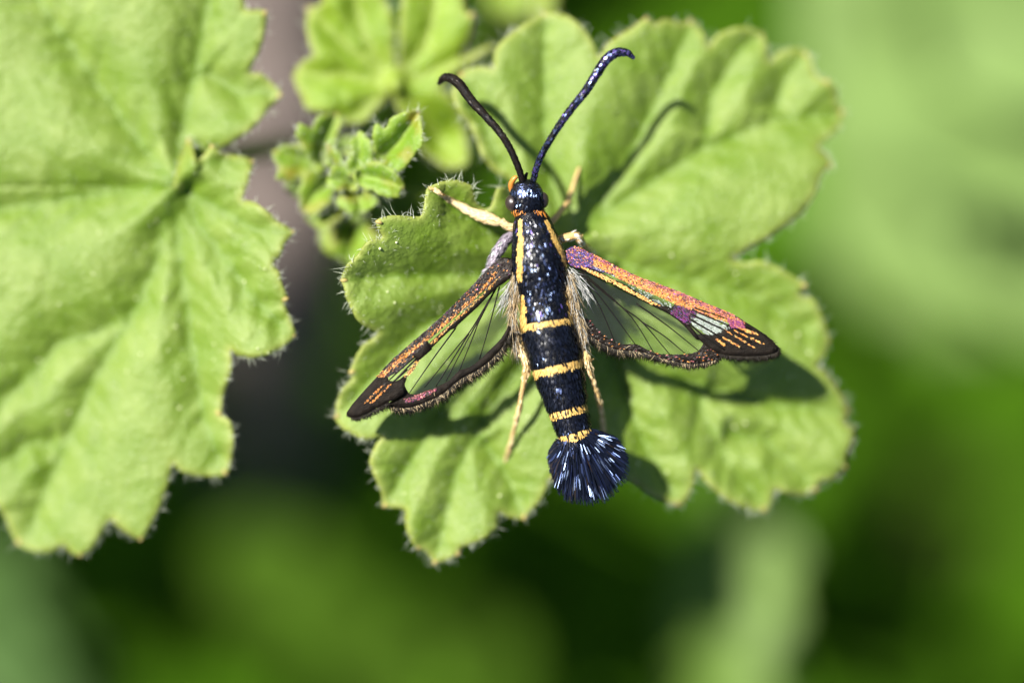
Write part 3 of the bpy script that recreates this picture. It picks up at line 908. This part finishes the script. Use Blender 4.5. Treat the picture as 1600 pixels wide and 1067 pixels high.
while k < 1800:                       # the yellow bands are closely scaled
    i = rs.randrange(8, len(ctr) - 10)
    c, t, s, u, hw = ctr[i]
    an = rs.uniform(-.5, math.pi + .5)
    p = c + s * (math.cos(an) * hw) + u * (math.sin(an) * hw * .86)
    x, y = to_px(p)
    if not is_yellow(x, y, rs.gauss(-.6, .5)): continue
    k += 1
    nrm = (s * math.cos(an) + u * math.sin(an) * 1.1).normalized()
    mb.flake(p + nrm * .010, (t + s * rs.gauss(0, .16) + nrm * rs.uniform(.0, .1)), nrm, rs.uniform(.035, .055), .024, 2, curl=.05)
HV = (-ldir + Vector((0, 0, 1))).normalized()
k = 0
while k < 100:                        # extra flakes added as glints, tilted to flash in the sun
    i = rs.randrange(18, len(ctr) - 14)
    c, t, s, u, hw = ctr[i]
    an = rs.uniform(.7, math.pi - .9)
    p = c + s * (math.cos(an) * hw) + u * (math.sin(an) * hw * .86)
    x, y = to_px(p)
    if is_yellow(x, y, 2) or (y > 520 and rs.random() < .75) or (305 < y < 380 and rs.random() < .8): continue
    if noise.noise(Vector((x * .06, y * .07, 11))) < .12: continue
    k += 1
    d = (t + s * rs.gauss(0, .3))
    d = d - HV * d.dot(HV)
    mb.flake(p + u * .016, d, HV + Vector((rs.gauss(0, .2), rs.gauss(0, .2), 0)), rs.uniform(.03, .06), rs.uniform(.009, .016), 6, curl=.0)
SM.append(M['s_glint'])
mb.build('body_scales', SM, moth, 'stuff', smooth=False)

# collar hairs and cream hair tufts beside the abdomen
mb = MB()
for _ in range(220):
    an = rs.uniform(.1, math.pi - .1)
    c, t, s, u, hw = ctr[62]
    p = c + s * (math.cos(an) * hw) + u * (math.sin(an) * hw * .86)
    mb.hair(p, (t * rs.uniform(.2, 1) + s * math.cos(an) * .7 + u * math.sin(an) * .3), rs.uniform(.05, .10), .010, None, 0 if rs.random() < .7 else 1)
mb.build('collar_hairs', [M['s_orange'], M['body']], moth, 'stuff')

def tuft(path, n, spread, mats, L=(.35, .7), zj=.1):
    mb = MB(); pp = smooth_path(path, 8)
    for _ in range(n):
        i = rs.randrange(0, len(pp) - 1)
        q = pp[i]; r = pp[i + 1]
        p = P(q[0] + rs.gauss(0, spread), q[1] + rs.gauss(0, spread * .6), q[2] + rs.gauss(0, zj * .5))
        d = P(*r) - P(*q)
        d = d.normalized() + Vector((rs.gauss(0, .18), rs.gauss(0, .18), rs.gauss(0, .12)))
        mb.hair(p, d, rs.uniform(*L), .006, Vector((rs.gauss(0, .2), rs.gauss(0, .2), 0)), rs.randrange(len(mats)))
    return mb
tuft([(806,420,.12),(803,460,.12),(801,500,.08),(806,545,.0)], 700, 3.4, [0, 0, 1], (.18, .38), .08).build('hair_tuft', [M['tan_hair'], M['white_hair'], M['tan_hair']], moth, 'stuff')
tuft([(884,420,.12),(893,455,.12),(902,490,.08),(912,535,.02)], 800, 3.8, [0, 0, 1], (.18, .40), .08).build('hair_tuft', [M['tan_hair'], M['white_hair'], M['tan_hair']], moth, 'stuff')

# eyes
for (x, y, z, rx, ry) in ((801.5,317,.08,12.5,14),(848,313,.06,9.5,13)):
    e = MB(); e.ball(P(x, y, z), .01 * rx, nu=20, nv=12, sc=(1, ry / rx, 1.05)); e.build('eye', M['eye'], moth)
# palps and tongue tip
pm = MB()
pp = [Vector(q) for q in smooth_path([list(P(*q)) for q in ((808,308,-.12),(801,298,-.08),(799,288,0),(803,280,.05),(808,276,.06))], 5)]
pm.tube(pp, [.055 - .03 * (i / len(pp)) ** 2 for i in range(len(pp))], 9)
pm.build('palp', M['s_orange'], moth)
pm = MB()
pp = [Vector(q) for q in smooth_path([list(P(*q)) for q in ((818,284,.02),(821,276,.04),(824,270,.03))], 4)]
pm.tube(pp, [.05 * (1 - .75 * i / len(pp)) for i in range(len(pp))], 8)
pm.build('palp', M['body'], moth)

# antennae: ringed clubs with a hooked tip
def antenna(path, rad, mats, wts, seed):
    pts = [Vector(q) for q in smooth_path([list(P(*q)) for q in path], 14)]
    rr = np.interp(np.linspace(0, 1, len(pts)), np.linspace(0, 1, len(rad)), rad)
    # fine rings
    dense = smooth_path([list(p) for p in pts], 2)
    rd = np.interp(np.linspace(0, 1, len(dense)), np.linspace(0, 1, len(pts)), rr)
    rd = [r * (1 - .10 * (i % 3 == 0)) for i, r in enumerate(rd)]
    mb = MB(); mb.tube([Vector(q) for q in dense], rd, 10)
    o = mb.build('antenna', M['body'], moth)
    sc = MB(); q = random.Random(seed)
    for _ in range(1500):
        i = q.randrange(1, len(dense) - 3)
        t = (Vector(dense[i + 1]) - Vector(dense[i - 1])).normalized()
        s = t.cross(Vector((0, 0, 1))).normalized(); u = s.cross(t)
        an = q.uniform(-.4, math.pi + .4)
        nr = s * math.cos(an) + u * math.sin(an)
        L = .045
        sc.flake(Vector(dense[i]) + nr * rd[i], (t + nr * .08 + s * q.gauss(0, .1)), nr + s * q.gauss(0, .2) + t * q.gauss(0, .2), L, .020, q.choices(range(len(mats)), wts)[0], curl=.05)
    sc.build('antenna_scales', mats, o, 'stuff', smooth=False)
AR = [.048, .050, .054, .060, .067, .074, .077, .071, .050, .016]
antenna([(817,284,.12),(806,252,.22),(786,214,.26),(757,180,.2),(737,158,.12),(720,135,.0),(707,124,-.1),(694,122,-.2),(686,130,-.32)], AR, [M['wingdark'], M['s_brown']], [.8, .2], 3)  # dark scales: the lack of sheen on this side is put into the colour
antenna([(833,284,.12),(842,252,.22),(862,215,.30),(890,174,.34),(915,143,.34),(934,113,.34),(948,93,.34),(964,83,.34),(979,83,.34),(989,90,.32)], AR, [M['s_black'], M['s_blue'], M['s_violet']], [.45, .35, .2], 4)  # blue sheen of this side is put into the scale colours

# tail fan of long overlapping scales
FAN = [(868,690),(858,703),(855,718),(861,742),(871,765),(885,780),(905,785),(928,785),(950,778),(968,762),(979,742),(981,718),(973,698),(962,683),(944,676)]
fan = smooth_path(FAN, 10)
mb = MB()
for _ in range(4800):
    f = rs.random(); q = fan[int(f * (len(fan) - 1))]
    b = np.array([875 + (927 - 875) * f, 689 - 15 * f]) + rs.gauss(0, 2)
    dome = .26 * math.sin(math.pi * (.12 + .76 * f))
    lay = rs.random()
    st = rs.random() * .74
    en = min(1.0, st + rs.uniform(.26, .42)) * rs.uniform(.88, 1.05)
    z0 = -.06 + dome * (.35 + .65 * math.sin(math.pi * min(1, .2 + st))) * lay
    z1 = -.08 + dome * math.sin(math.pi * min(1, .25 + en * .6)) * lay * .8
    p = P(b[0] + (q[0] - b[0]) * st, b[1] + (q[1] - b[1]) * st, z0)
    e = P(b[0] + (q[0] - b[0]) * en, b[1] + (q[1] - b[1]) * en, z1)
    nv = noise.noise_vector(Vector((p.x * 4.5, p.y * 2.2, 3.0)))
    nr = Vector(((f - .5) * 1.1 + rs.gauss(0, .07) + nv.x * .8, (.45 - st) * .7 + rs.gauss(0, .09) + nv.y * .6, 1))
    mb.flake(p, e - p, nr, (e - p).length, rs.uniform(.016, .034), rs.choices([0, 1, 2], [.72, .12, .20 if f < .3 else .04])[0], curl=.04)
k = 0
while k < 130:  # thin glint flakes added on the fan, turned to reflect the sun
    f = rs.uniform(.08, .92); st = rs.uniform(.1, .86)
    q = fan[int(f * (len(fan) - 1))]; b = np.array([875 + 52 * f, 689 - 15 * f])
    x, y = b[0] + (q[0] - b[0]) * st, b[1] + (q[1] - b[1]) * st
    if noise.noise(Vector((x * .055, y * .045, 21))) < .16: continue
    k += 1
    z = -.04 + .26 * math.sin(math.pi * (.12 + .76 * f)) * math.sin(math.pi * min(1, .3 + st * .55))
    d = P(q[0], q[1], 0) - P(b[0], b[1], 0); d = d.normalized(); d = d - HV * d.dot(HV)
    mb.flake(P(x, y, z + .02), d, HV + Vector((rs.gauss(0, .2), rs.gauss(0, .2), 0)), rs.uniform(.06, .18), rs.uniform(.005, .010), 3, curl=.0)
mb.build('tail_fan', [M['s_tail'], M['s_blue'], M['s_brown'], M['s_glint']], moth, smooth=False)

# ------------------------------------------------------------------ wings
def wing_sheet(name, ol, zf, mkey, parent, dz=0.0, spacing=12, thick=0.006, step=8, sm=2):
    o = np.asarray(ol, float)
    if sm: o = smooth_path(np.vstack([o, o[:1]]), sm)[:-1]
    o = densify(o, step)
    pts, fs = sheet2d(o, spacing)
    ob = link_mesh(name, PA(pts, zf(pts[:, 0], pts[:, 1]) + dz), fs, M[mkey], parent)
    if mkey != 'membrane':
        m = ob.modifiers.new('thickness', 'SOLIDIFY'); m.thickness = thick; m.offset = 0
    return ob
def wing_veins(lines, zf, parent, r=.011, dz=.004):
    for l in lines:
        p = densify(smooth_path(l, 4), 10, False)
        z = zf(p[:, 0], p[:, 1]) + dz
        w3 = PA(p, z)
        mb = MB(); n = len(w3)
        mb.tube([Vector(q) for q in w3], [r * (1.25 - .6 * i / (n - 1)) for i in range(n)], 6)
        mb.build('vein', M['vein'], parent)
def wing_fringe(path, zf, parent, L, n, outward, mats=('fringe',), name='fringe', jit=.35):
    p = densify(path, 1.5, False); mb = MB()
    for _ in range(n):
        i = rs.randrange(0, len(p))
        q = p[i]; z = float(zf(np.array([q[0]]), np.array([q[1]]))[0])
        l = np.interp(i / len(p), np.linspace(0, 1, len(L)), L) * rs.uniform(.6, 1.15)
        d = Vector((outward[0] + rs.gauss(0, jit), -(outward[1] + rs.gauss(0, jit)), rs.gauss(0, .12)))
        mb.hair(P(q[0] + rs.gauss(0, 1), q[1] + rs.gauss(0, 1), z), d, l, .0065, Vector((rs.gauss(0, .2), rs.gauss(0, .2), 0)), rs.randrange(len(mats)))
    return mb.build(name, [M[m] for m in mats], parent, 'stuff')
def wing_scales(poly, zf, parent, dirpx, n, picks, size=(.028, .0115), dz=.012, name='wing_scales'):
    """picks(x, y, random) gives the index of the scale colour"""
    poly = np.asarray(poly, float); lo, hi = poly.min(0), poly.max(0)
    mb = MB(); mats = [M[k] for k in SCK]
    d0 = Vector((dirpx[0], -dirpx[1], 0)).normalized()
    k = 0
    n = int(n * 3.6); q = rng.uniform(lo, hi, (n * 6, 2)); q = q[inside(q, poly)][:n]
    z = zf(q[:, 0], q[:, 1])
    for (x, y), zz in zip(q, z):
        m = picks(x, y, rs)
        if m is None: continue
        d = d0 + Vector((rs.gauss(0, .2), rs.gauss(0, .2), rs.uniform(0, .12)))
        mb.flake(P(x, y, zz + dz + rs.uniform(0, .012)), d, Vector((rs.gauss(0, .18), rs.gauss(0, .18), 1)), size[0] * rs.uniform(.7, 1.4), size[1] * rs.uniform(.7, 1.2), m)
    return mb.build(name, mats, parent, 'stuff', smooth=False)
SCK = ['s_orange', 's_pink', 's_magenta', 's_violet', 's_brown', 's_pale', 's_yellow']
OR, PK, MG, VI, BR, PL, YE = range(7)

# ---- right wings
def zr(x, y):      # rises a little outwards, fore edge higher
    t = (x - 890) / 330
    return .16 + .07 * np.sin(np.clip(t, 0, 1) * 2.2) - .09 * t - .0006 * np.clip(y - 385 - (x - 890) * .49, -60, 200)
def cr(pts): return [(870 + x / 4.267, 350 + y / 4.267) for x, y in pts]
FWR = cr([(60,170),(120,145),(250,205),(400,285),(550,355),(800,445),(1000,530),(1150,590),(1250,650),(1380,730),(1478,828),(1440,862),(1340,878),(1190,878),(1080,860),(980,800),(930,740),(860,660),(760,600),(640,545),(520,480),(400,415),(250,345),(110,285),(60,240)])
fwr = wing_sheet('forewing', FWR, zr, 'membrane', moth)
COSR = cr([(60,170),(120,145),(250,205),(400,285),(550,355),(800,445),(1000,530),(1150,590),(1250,650),(1235,690),(1120,648),(930,590),(790,532),(650,470),(500,405),(340,330),(200,285),(100,285),(60,240)])
wing_sheet('costal_band', COSR, zr, 'wingdark', fwr, .012, 10, .008)
REAR_R = cr([(90,262),(180,270),(300,330),(450,405),(600,490),(700,540),(790,575),(900,690),(950,760),(930,770),(850,680),(755,605),(640,548),(500,475),(380,410),(240,345),(110,290)])
wing_sheet('rear_band', REAR_R, zr, 'wingdark', fwr, .012, 10, .008)
DISR = cr([(750,590),(790,530),(910,555),(935,590),(880,660),(860,668)])
wing_sheet('discal_spot', DISR, zr, 'wingdark', fwr, .014, 8, .008)
APR = cr([(1235,640),(1380,730),(1478,828),(1440,862),(1340,878),(1190,878),(1080,860),(980,800),(930,740),(1000,735),(1060,735),(1110,700),(1150,665)])
wing_sheet('wing_tip', APR, zr, 'wingdark', fwr, .012, 8, .008)
wing_veins([cr([(900,570),(1060,640),(1250,720)]), cr([(890,600),(1040,670),(1300,790)]), cr([(880,630),(1000,700),(1230,830)]), cr([(870,650),(960,730),(1120,840)]), cr([(920,560),(1100,620),(1300,700)])], zr, fwr, .014, .016)
def pick_cost_r(x, y, r):
    up = (y - 385 - (x - 890) * .435) / 16
    if x < 925: return r.choices([VI, MG, OR, PK, BR], [.45, .1, .10, .08, .27])[0]
    if up < .25 + r.gauss(0, .2): return r.choices([PK, MG, OR, BR], [.40, .12, .18, .30])[0]
    if x < 960 and up > .9: return r.choices([VI, PL, BR], [.5, .2, .3])[0]
    return r.choices([OR, PK, YE, BR], [.60, .16, .06, .18])[0]
wing_scales(COSR, zr, fwr, (.9, .42), 2600, pick_cost_r)
RR2 = cr([(130,268),(300,335),(450,412),(600,497),(690,545),(620,530),(480,455),(360,390),(220,325)])
wing_scales(RR2, zr, fwr, (.9, .45), 420, lambda x, y, r: r.choices([YE, OR, BR], [.6, .3, .1])[0])
wing_scales(DISR, zr, fwr, (.9, .42), 240, lambda x, y, r: r.choices([MG, VI, BR], [.42, .1, .48])[0])
wing_scales(cr([(1130,630),(1230,650),(1250,690),(1160,690)]), zr, fwr, (.9, .42), 110, lambda x, y, r: r.choices([MG, PK], [.6, .4])[0], dz=.02)
for st in ([(1225,690),(1335,735)], [(1180,705),(1375,800)], [(1110,700),(1310,820)], [(1100,755),(1215,815)], [(1060,765),(1110,805)], [(1190,680),(1290,725)]):
    a, b = cr(st); nx, ny = -(b[1] - a[1]), b[0] - a[0]; l = math.hypot(nx, ny); nx, ny = nx / l * 1.15, ny / l * 1.15
    wing_scales([(a[0] + nx, a[1] + ny), (b[0] + nx, b[1] + ny), (b[0] - nx, b[1] - ny), (a[0] - nx, a[1] - ny)], zr, fwr, (.86, .48), 46, lambda x, y, r: r.choices([OR, YE, None, BR], [.42, .22, .2, .16])[0], dz=.018)
wing_scales(cr([(930,590),(1120,650),(1150,690),(1060,735),(1000,740),(870,650)]), zr, fwr, (.88, .45), 260, lambda x, y, r: PL if r.random() < .8 else None, (.03, .014), .006)
wing_scales(cr([(440,385),(790,540),(745,592),(600,500)]), zr, fwr, (.88, .45), 26, lambda x, y, r: PL, (.026, .013), .004)
wing_fringe(np.array(cr([(1380,735),(1470,820),(1475,850),(1430,866),(1330,882),(1190,880),(1080,865)])), zr, fwr, [.05, .09, .13, .13, .12, .11], 700, (.45, .85))

zh = lambda x, y: zr(x, y) - .06
HWR = cr([(90,300),(180,320),(300,380),(540,500),(760,600),(880,690),(960,760),(1100,860),(1060,905),(980,925),(890,935),(780,915),(680,885),(590,858),(500,845),(400,838),(290,790),(190,710),(120,590),(85,440)])
hwr = wing_sheet('hindwing', HWR, zh, 'membrane', moth)
MARR = cr([(975,800),(1000,770),(1100,860),(1060,905),(980,925),(890,935),(780,915),(680,885),(590,858),(500,845),(400,838),(290,790),(190,710),(150,640),(205,630),(300,735),(410,800),(530,800),(600,838),(700,868),(860,868),(940,848)])
wing_sheet('hind_margin', MARR, zh, 'wingdark', hwr, .008, 8, .006)
wing_veins([cr([(150,320),(290,560),(392,800)]), cr([(160,320),(360,580),(525,805)]), cr([(170,320),(440,560),(540,680),(645,855)]), cr([(440,560),(570,655),(755,872)]), cr([(570,655),(720,750),(865,872)]), cr([(530,530),(740,680),(945,845)]), cr([(150,320),(330,470),(440,560)])], zh, hwr, .010)
wing_fringe(np.array(cr([(1100,870),(1060,905),(980,925),(890,935),(780,915),(680,885),(590,858),(500,845),(400,838),(290,790),(190,710),(130,600)])), zh, hwr, [.06, .10, .12, .13, .15, .17, .19, .19], 1700, (.12, .95), ('fringe', 'fringe', 'fringe', 'fringe', 'fringe', 'fringe', 'tan_hair'))
wing_scales(MARR, zh, hwr, (.9, -.2), 110, lambda x, y, r: r.choices([BR, OR, PK], [.86, .07, .07])[0])
tuft([(888,420,.14),(905,440,.13),(918,462,.1)], 80, 4, [0, 1], (.15, .34), .06).build('wing_base_hair', [M['white_hair'], M['white_hair']], hwr, 'stuff')

# ---- left wings
def zl(x, y):
    t = np.clip((800 - x) / 255, 0, 1)
    return .16 + .08 * np.sin(t * 2.4) - .05 * t
def cl(pts): return [(530 + x / 3.953, 400 + y / 3.953) for x, y in pts]
FWL = cl([(1075,20),(1000,10),(920,80),(800,208),(640,368),(480,508),(340,628),(240,738),(130,858),(45,968),(90,998),(150,982),(230,938),(300,905),(400,830),(415,745),(500,640),(570,560),(640,500),(730,425),(850,320),(970,200),(1060,130)])
fwl = wing_sheet('forewing', FWL, zl, 'membrane', moth)
COSL = cl([(1075,20),(1000,10),(920,80),(800,208),(640,368),(480,508),(340,628),(240,738),(300,745),(400,690),(465,610),(545,525),(660,425),(770,330),(880,225),(980,150),(1065,110)])
wing_sheet('costal_band', COSL, zl, 'wingdark', fwl, .012, 10, .008)
REAR_L = cl([(1060,70),(1060,135),(970,200),(850,320),(735,425),(715,455),(690,455),(570,570),(500,640),(470,625),(555,540),(700,405),(850,270),(960,160)])
wing_sheet('rear_band', REAR_L, zl, 'wingdark', fwl, .014, 8, .008)
DISL = cl([(455,612),(545,522),(575,575),(495,645)])
wing_sheet('discal_spot', DISL, zl, 'wingdark', fwl, .018, 8, .008, sm=0)
APL = cl([(330,640),(240,738),(130,858),(45,968),(90,998),(150,982),(230,938),(300,905),(400,850),(405,790),(418,742),(350,772),(305,765),(315,735),(400,680),(470,612)])
wing_sheet('wing_tip', APL, zl, 'wingdark', fwl, .012, 8, .008)
wing_veins([cl([(470,620),(390,690),(310,765)]), cl([(480,630),(410,700),(335,775)]), cl([(490,640),(440,710),(380,760)]), cl([(420,700),(330,780),(150,920)])], zl, fwl, .014, .016)
def pick_cost_l(x, y, r):
    # orange streak runs in the middle of the dark band
    d, _ = seg_dist(np.array([[x, y]]), np.array(cl([(970,100),(860,235),(700,375),(540,512),(400,620),(250,745)])))
    w_ = 2.3 + 1.2 * (x < 640)
    if d[0] < w_ + r.gauss(0, 1.0): return r.choices([OR, YE, BR], [.50, .05, .45])[0]
    return r.choices([BR, MG, OR], [.965, .01, .025])[0]
wing_scales(COSL, zl, fwl, (-.72, .70), 2300, pick_cost_l)
wing_scales(cl([(1000,120),(960,175),(850,290),(700,425),(580,545),(555,545),(690,415),(850,270),(960,155)]), zl, fwl, (-.72, .70), 260, lambda x, y, r: r.choices([YE, OR, BR], [.35, .2, .45])[0], dz=.02)
wing_scales(cl([(480,640),(440,690),(400,745),(420,745),(465,700),(500,640)]), zl, fwl, (-.72, .70), 70, lambda x, y, r: r.choices([YE, OR, BR], [.3, .2, .5])[0], dz=.02)
for st in ([(290,780),(160,905)], [(320,790),(200,905)]):
    a, b = cl(st)
    wing_scales([(a[0] - 2, a[1]), (b[0] - 2, b[1]), (b[0] + 2, b[1]), (a[0] + 2, a[1])], zl, fwl, (-.7, .7), 50, lambda x, y, r: r.choices([OR, BR, None], [.35, .25, .4])[0], dz=.016)
wing_fringe(np.array(cl([(50,975),(90,1000),(150,985),(230,940),(300,905)])), zl, fwl, [.06, .10, .12], 420, (.45, .6))

zhl = lambda x, y: zl(x, y) - .06
HWL = cl([(1010,130),(1055,330),(1062,440),(1045,490),(1000,575),(920,655),(840,712),(740,765),(640,850),(540,900),(440,935),(340,935),(310,905),(380,850),(405,800),(440,715),(500,645),(600,550),(730,430),(850,310),(960,190)])
hwl = wing_sheet('hindwing', HWL, zhl, 'membrane', moth)
MARL = cl([(1045,430),(1062,440),(1045,490),(1000,575),(920,655),(840,712),(740,765),(640,850),(540,900),(440,935),(340,935),(310,905),(380,850),(405,800),(432,850),(520,850),(600,808),(680,768),(742,705),(800,690),(870,640),(930,580),(1000,510)])
wing_sheet('hind_margin', MARL, zhl, 'wingdark', hwl, .008, 8, .006)
wing_veins([cl([(720,445),(590,620),(432,848)]), cl([(985,170),(825,440),(730,560),(527,812)]), cl([(800,480),(700,640),(597,805)]), cl([(900,330),(780,540),(660,772)]), cl([(985,170),(870,390),(830,490),(742,708)]), cl([(990,190),(930,420),(866,640)])], zhl, hwl, .010)
wing_fringe(np.array(cl([(1062,440),(1045,490),(1000,575),(920,655),(840,712),(740,765),(640,850),(540,900),(440,935),(340,940),(305,910)])), zhl, hwl, [.16, .17, .17, .16, .15, .14, .13, .11], 1600, (.35, .85), ('fringe', 'fringe', 'fringe', 'fringe', 'fringe', 'fringe', 'tan_hair'))
wing_scales(cl([(410,880),(500,850),(610,810),(600,835),(500,885),(420,905)]), zhl, hwl, (-.8, .4), 130, lambda x, y, r: r.choices([PK, MG, BR], [.4, .1, .5])[0], dz=.014)
tuft([(802,440,.14),(795,455,.13),(783,478,.1)], 80, 3.5, [0, 1], (.14, .3), .06).build('wing_base_hair', [M['white_hair'], M['white_hair']], hwl, 'stuff')

# ------------------------------------------------------------------ legs: end points stand on the leaf
def leg(path, mkey, spurs=(), flat=.9, scal=None, extra_scales=0):
    pts = [list(P(q[0], q[1], max(q[2], leaf_z(q[0], q[1]) + q[3] * .009))) + [q[3] / 100] for q in path]
    sp_ = smooth_path(pts, 6)
    mb = MB(); mb.tube([Vector(q[:3]) for q in sp_], [max(.012, q[3]) for q in sp_], 9, flat=flat)
    for (i, dx, dy, L) in spurs:
        b = Vector(sp_[int(i * (len(sp_) - 1))][:3])
        e = b + Vector((dx, -dy, -.05)).normalized() * L
        mb.tube([b, b.lerp(e, .6), e], [.022, .018, .006], 6)
    o = mb.build('leg', M[mkey], moth)
    if extra_scales:
        sc = MB()
        for _ in range(extra_scales):
            i = rs.randrange(0, len(sp_) - 1)
            t = (Vector(sp_[i + 1][:3]) - Vector(sp_[i][:3])).normalized()
            s = t.cross(Vector((0, 0, 1))).normalized(); u = s.cross(t); an = rs.uniform(-.3, 3.44)
            nr = s * math.cos(an) + u * math.sin(an)
            sc.flake(Vector(sp_[i][:3]) + nr * sp_[i][3] * .95, t + nr * .15 + s * rs.gauss(0, .1), nr + s * rs.gauss(0, .2), rs.uniform(.05, .1), .03, 0 if rs.random() < .8 else 1)
        sc.build('leg_scales', [M[k] for k in scal], o, 'stuff', smooth=False)
    return o
g = lambda x, y, up=.02: leaf_z(x, y) + up
leg([(806,358,-.12,6),(794,354,-.10,6),(786,349,-.10,5),(776,346,-.10,8),(762,341,-.12,10),(748,336,-.15,8.5),(732,329,-.2,6.5),(715,320,-.26,4.5),(700,311,(g(700,311,.1)-.26)/2,3.6),(690,304,g(690,304,.07),2.8),(681,298,g(681,298,.03),2.4)], 'leg_pale', extra_scales=260, scal=('leg_pale', 'leg_tan'))
leg([(806,366,-.18,8),(792,374,-.12,9),(780,390,-.08,9.5),(770,408,-.12,8),(764,420,-.2,6),(752,440,-.35,4),(738,466,g(738,466,.15),3),(728,484,g(728,484),2.4)], 'leg_lilac', extra_scales=220, scal=('leg_lilac', 's_pale'))
leg([(822,500,-.2,8),(812,528,-.05,6.5),(814,548,-.02,6),(821,562,0,6.5),(823,574,-.03,6.5),(819,595,-.12,4),(813,628,-.28,3.6),(810,645,-.38,4),(804,670,g(804,670,.22),3.2),(797,695,g(797,695,.10),2.8),(790,717,g(790,717),2.2)], 'leg_tan', ((.40, .25, .6, .16), (.62, -.4, .7, .1)), extra_scales=180, scal=('leg_pale', 'leg_tan'))
leg([(892,520,-.2,8),(904,540,-.05,6.5),(912,552,-.02,7),(916,562,0,8),(920,575,-.05,5),(926,595,-.14,4),(933,616,-.25,4.2),(938,635,-.38,3.4),(942,655,g(942,655,.2),3),(944,674,g(944,674,.06),2.8),(946,690,g(946,690),2.2)], 'leg_tan', ((.34, .6, -.3, .12), (.36, -.2, .6, .14)), extra_scales=180, scal=('leg_pale', 'leg_tan'))
leg([(856,352,-.25,6),(868,340,-.35,5),(878,327,-.5,4.5),(888,314,-.68,5),(893,300,-.8,4),(899,280,g(899,280,.12),3),(905,262,g(905,262),2.4)], 'leg_tan', ((.55, .3, .4, .1),))
leg([(872,376,-.15,7),(884,372,-.12,7),(898,368,-.12,6),(906,374,-.18,6),(914,384,-.4,5),(922,392,g(922,392,.15),4),(930,402,g(930,402),2.6)], 'leg_tan', ((.45, .1, -1, .09), (.5, .5, -.8, .09)), extra_scales=60, scal=('white_hair', 'leg_tan'))
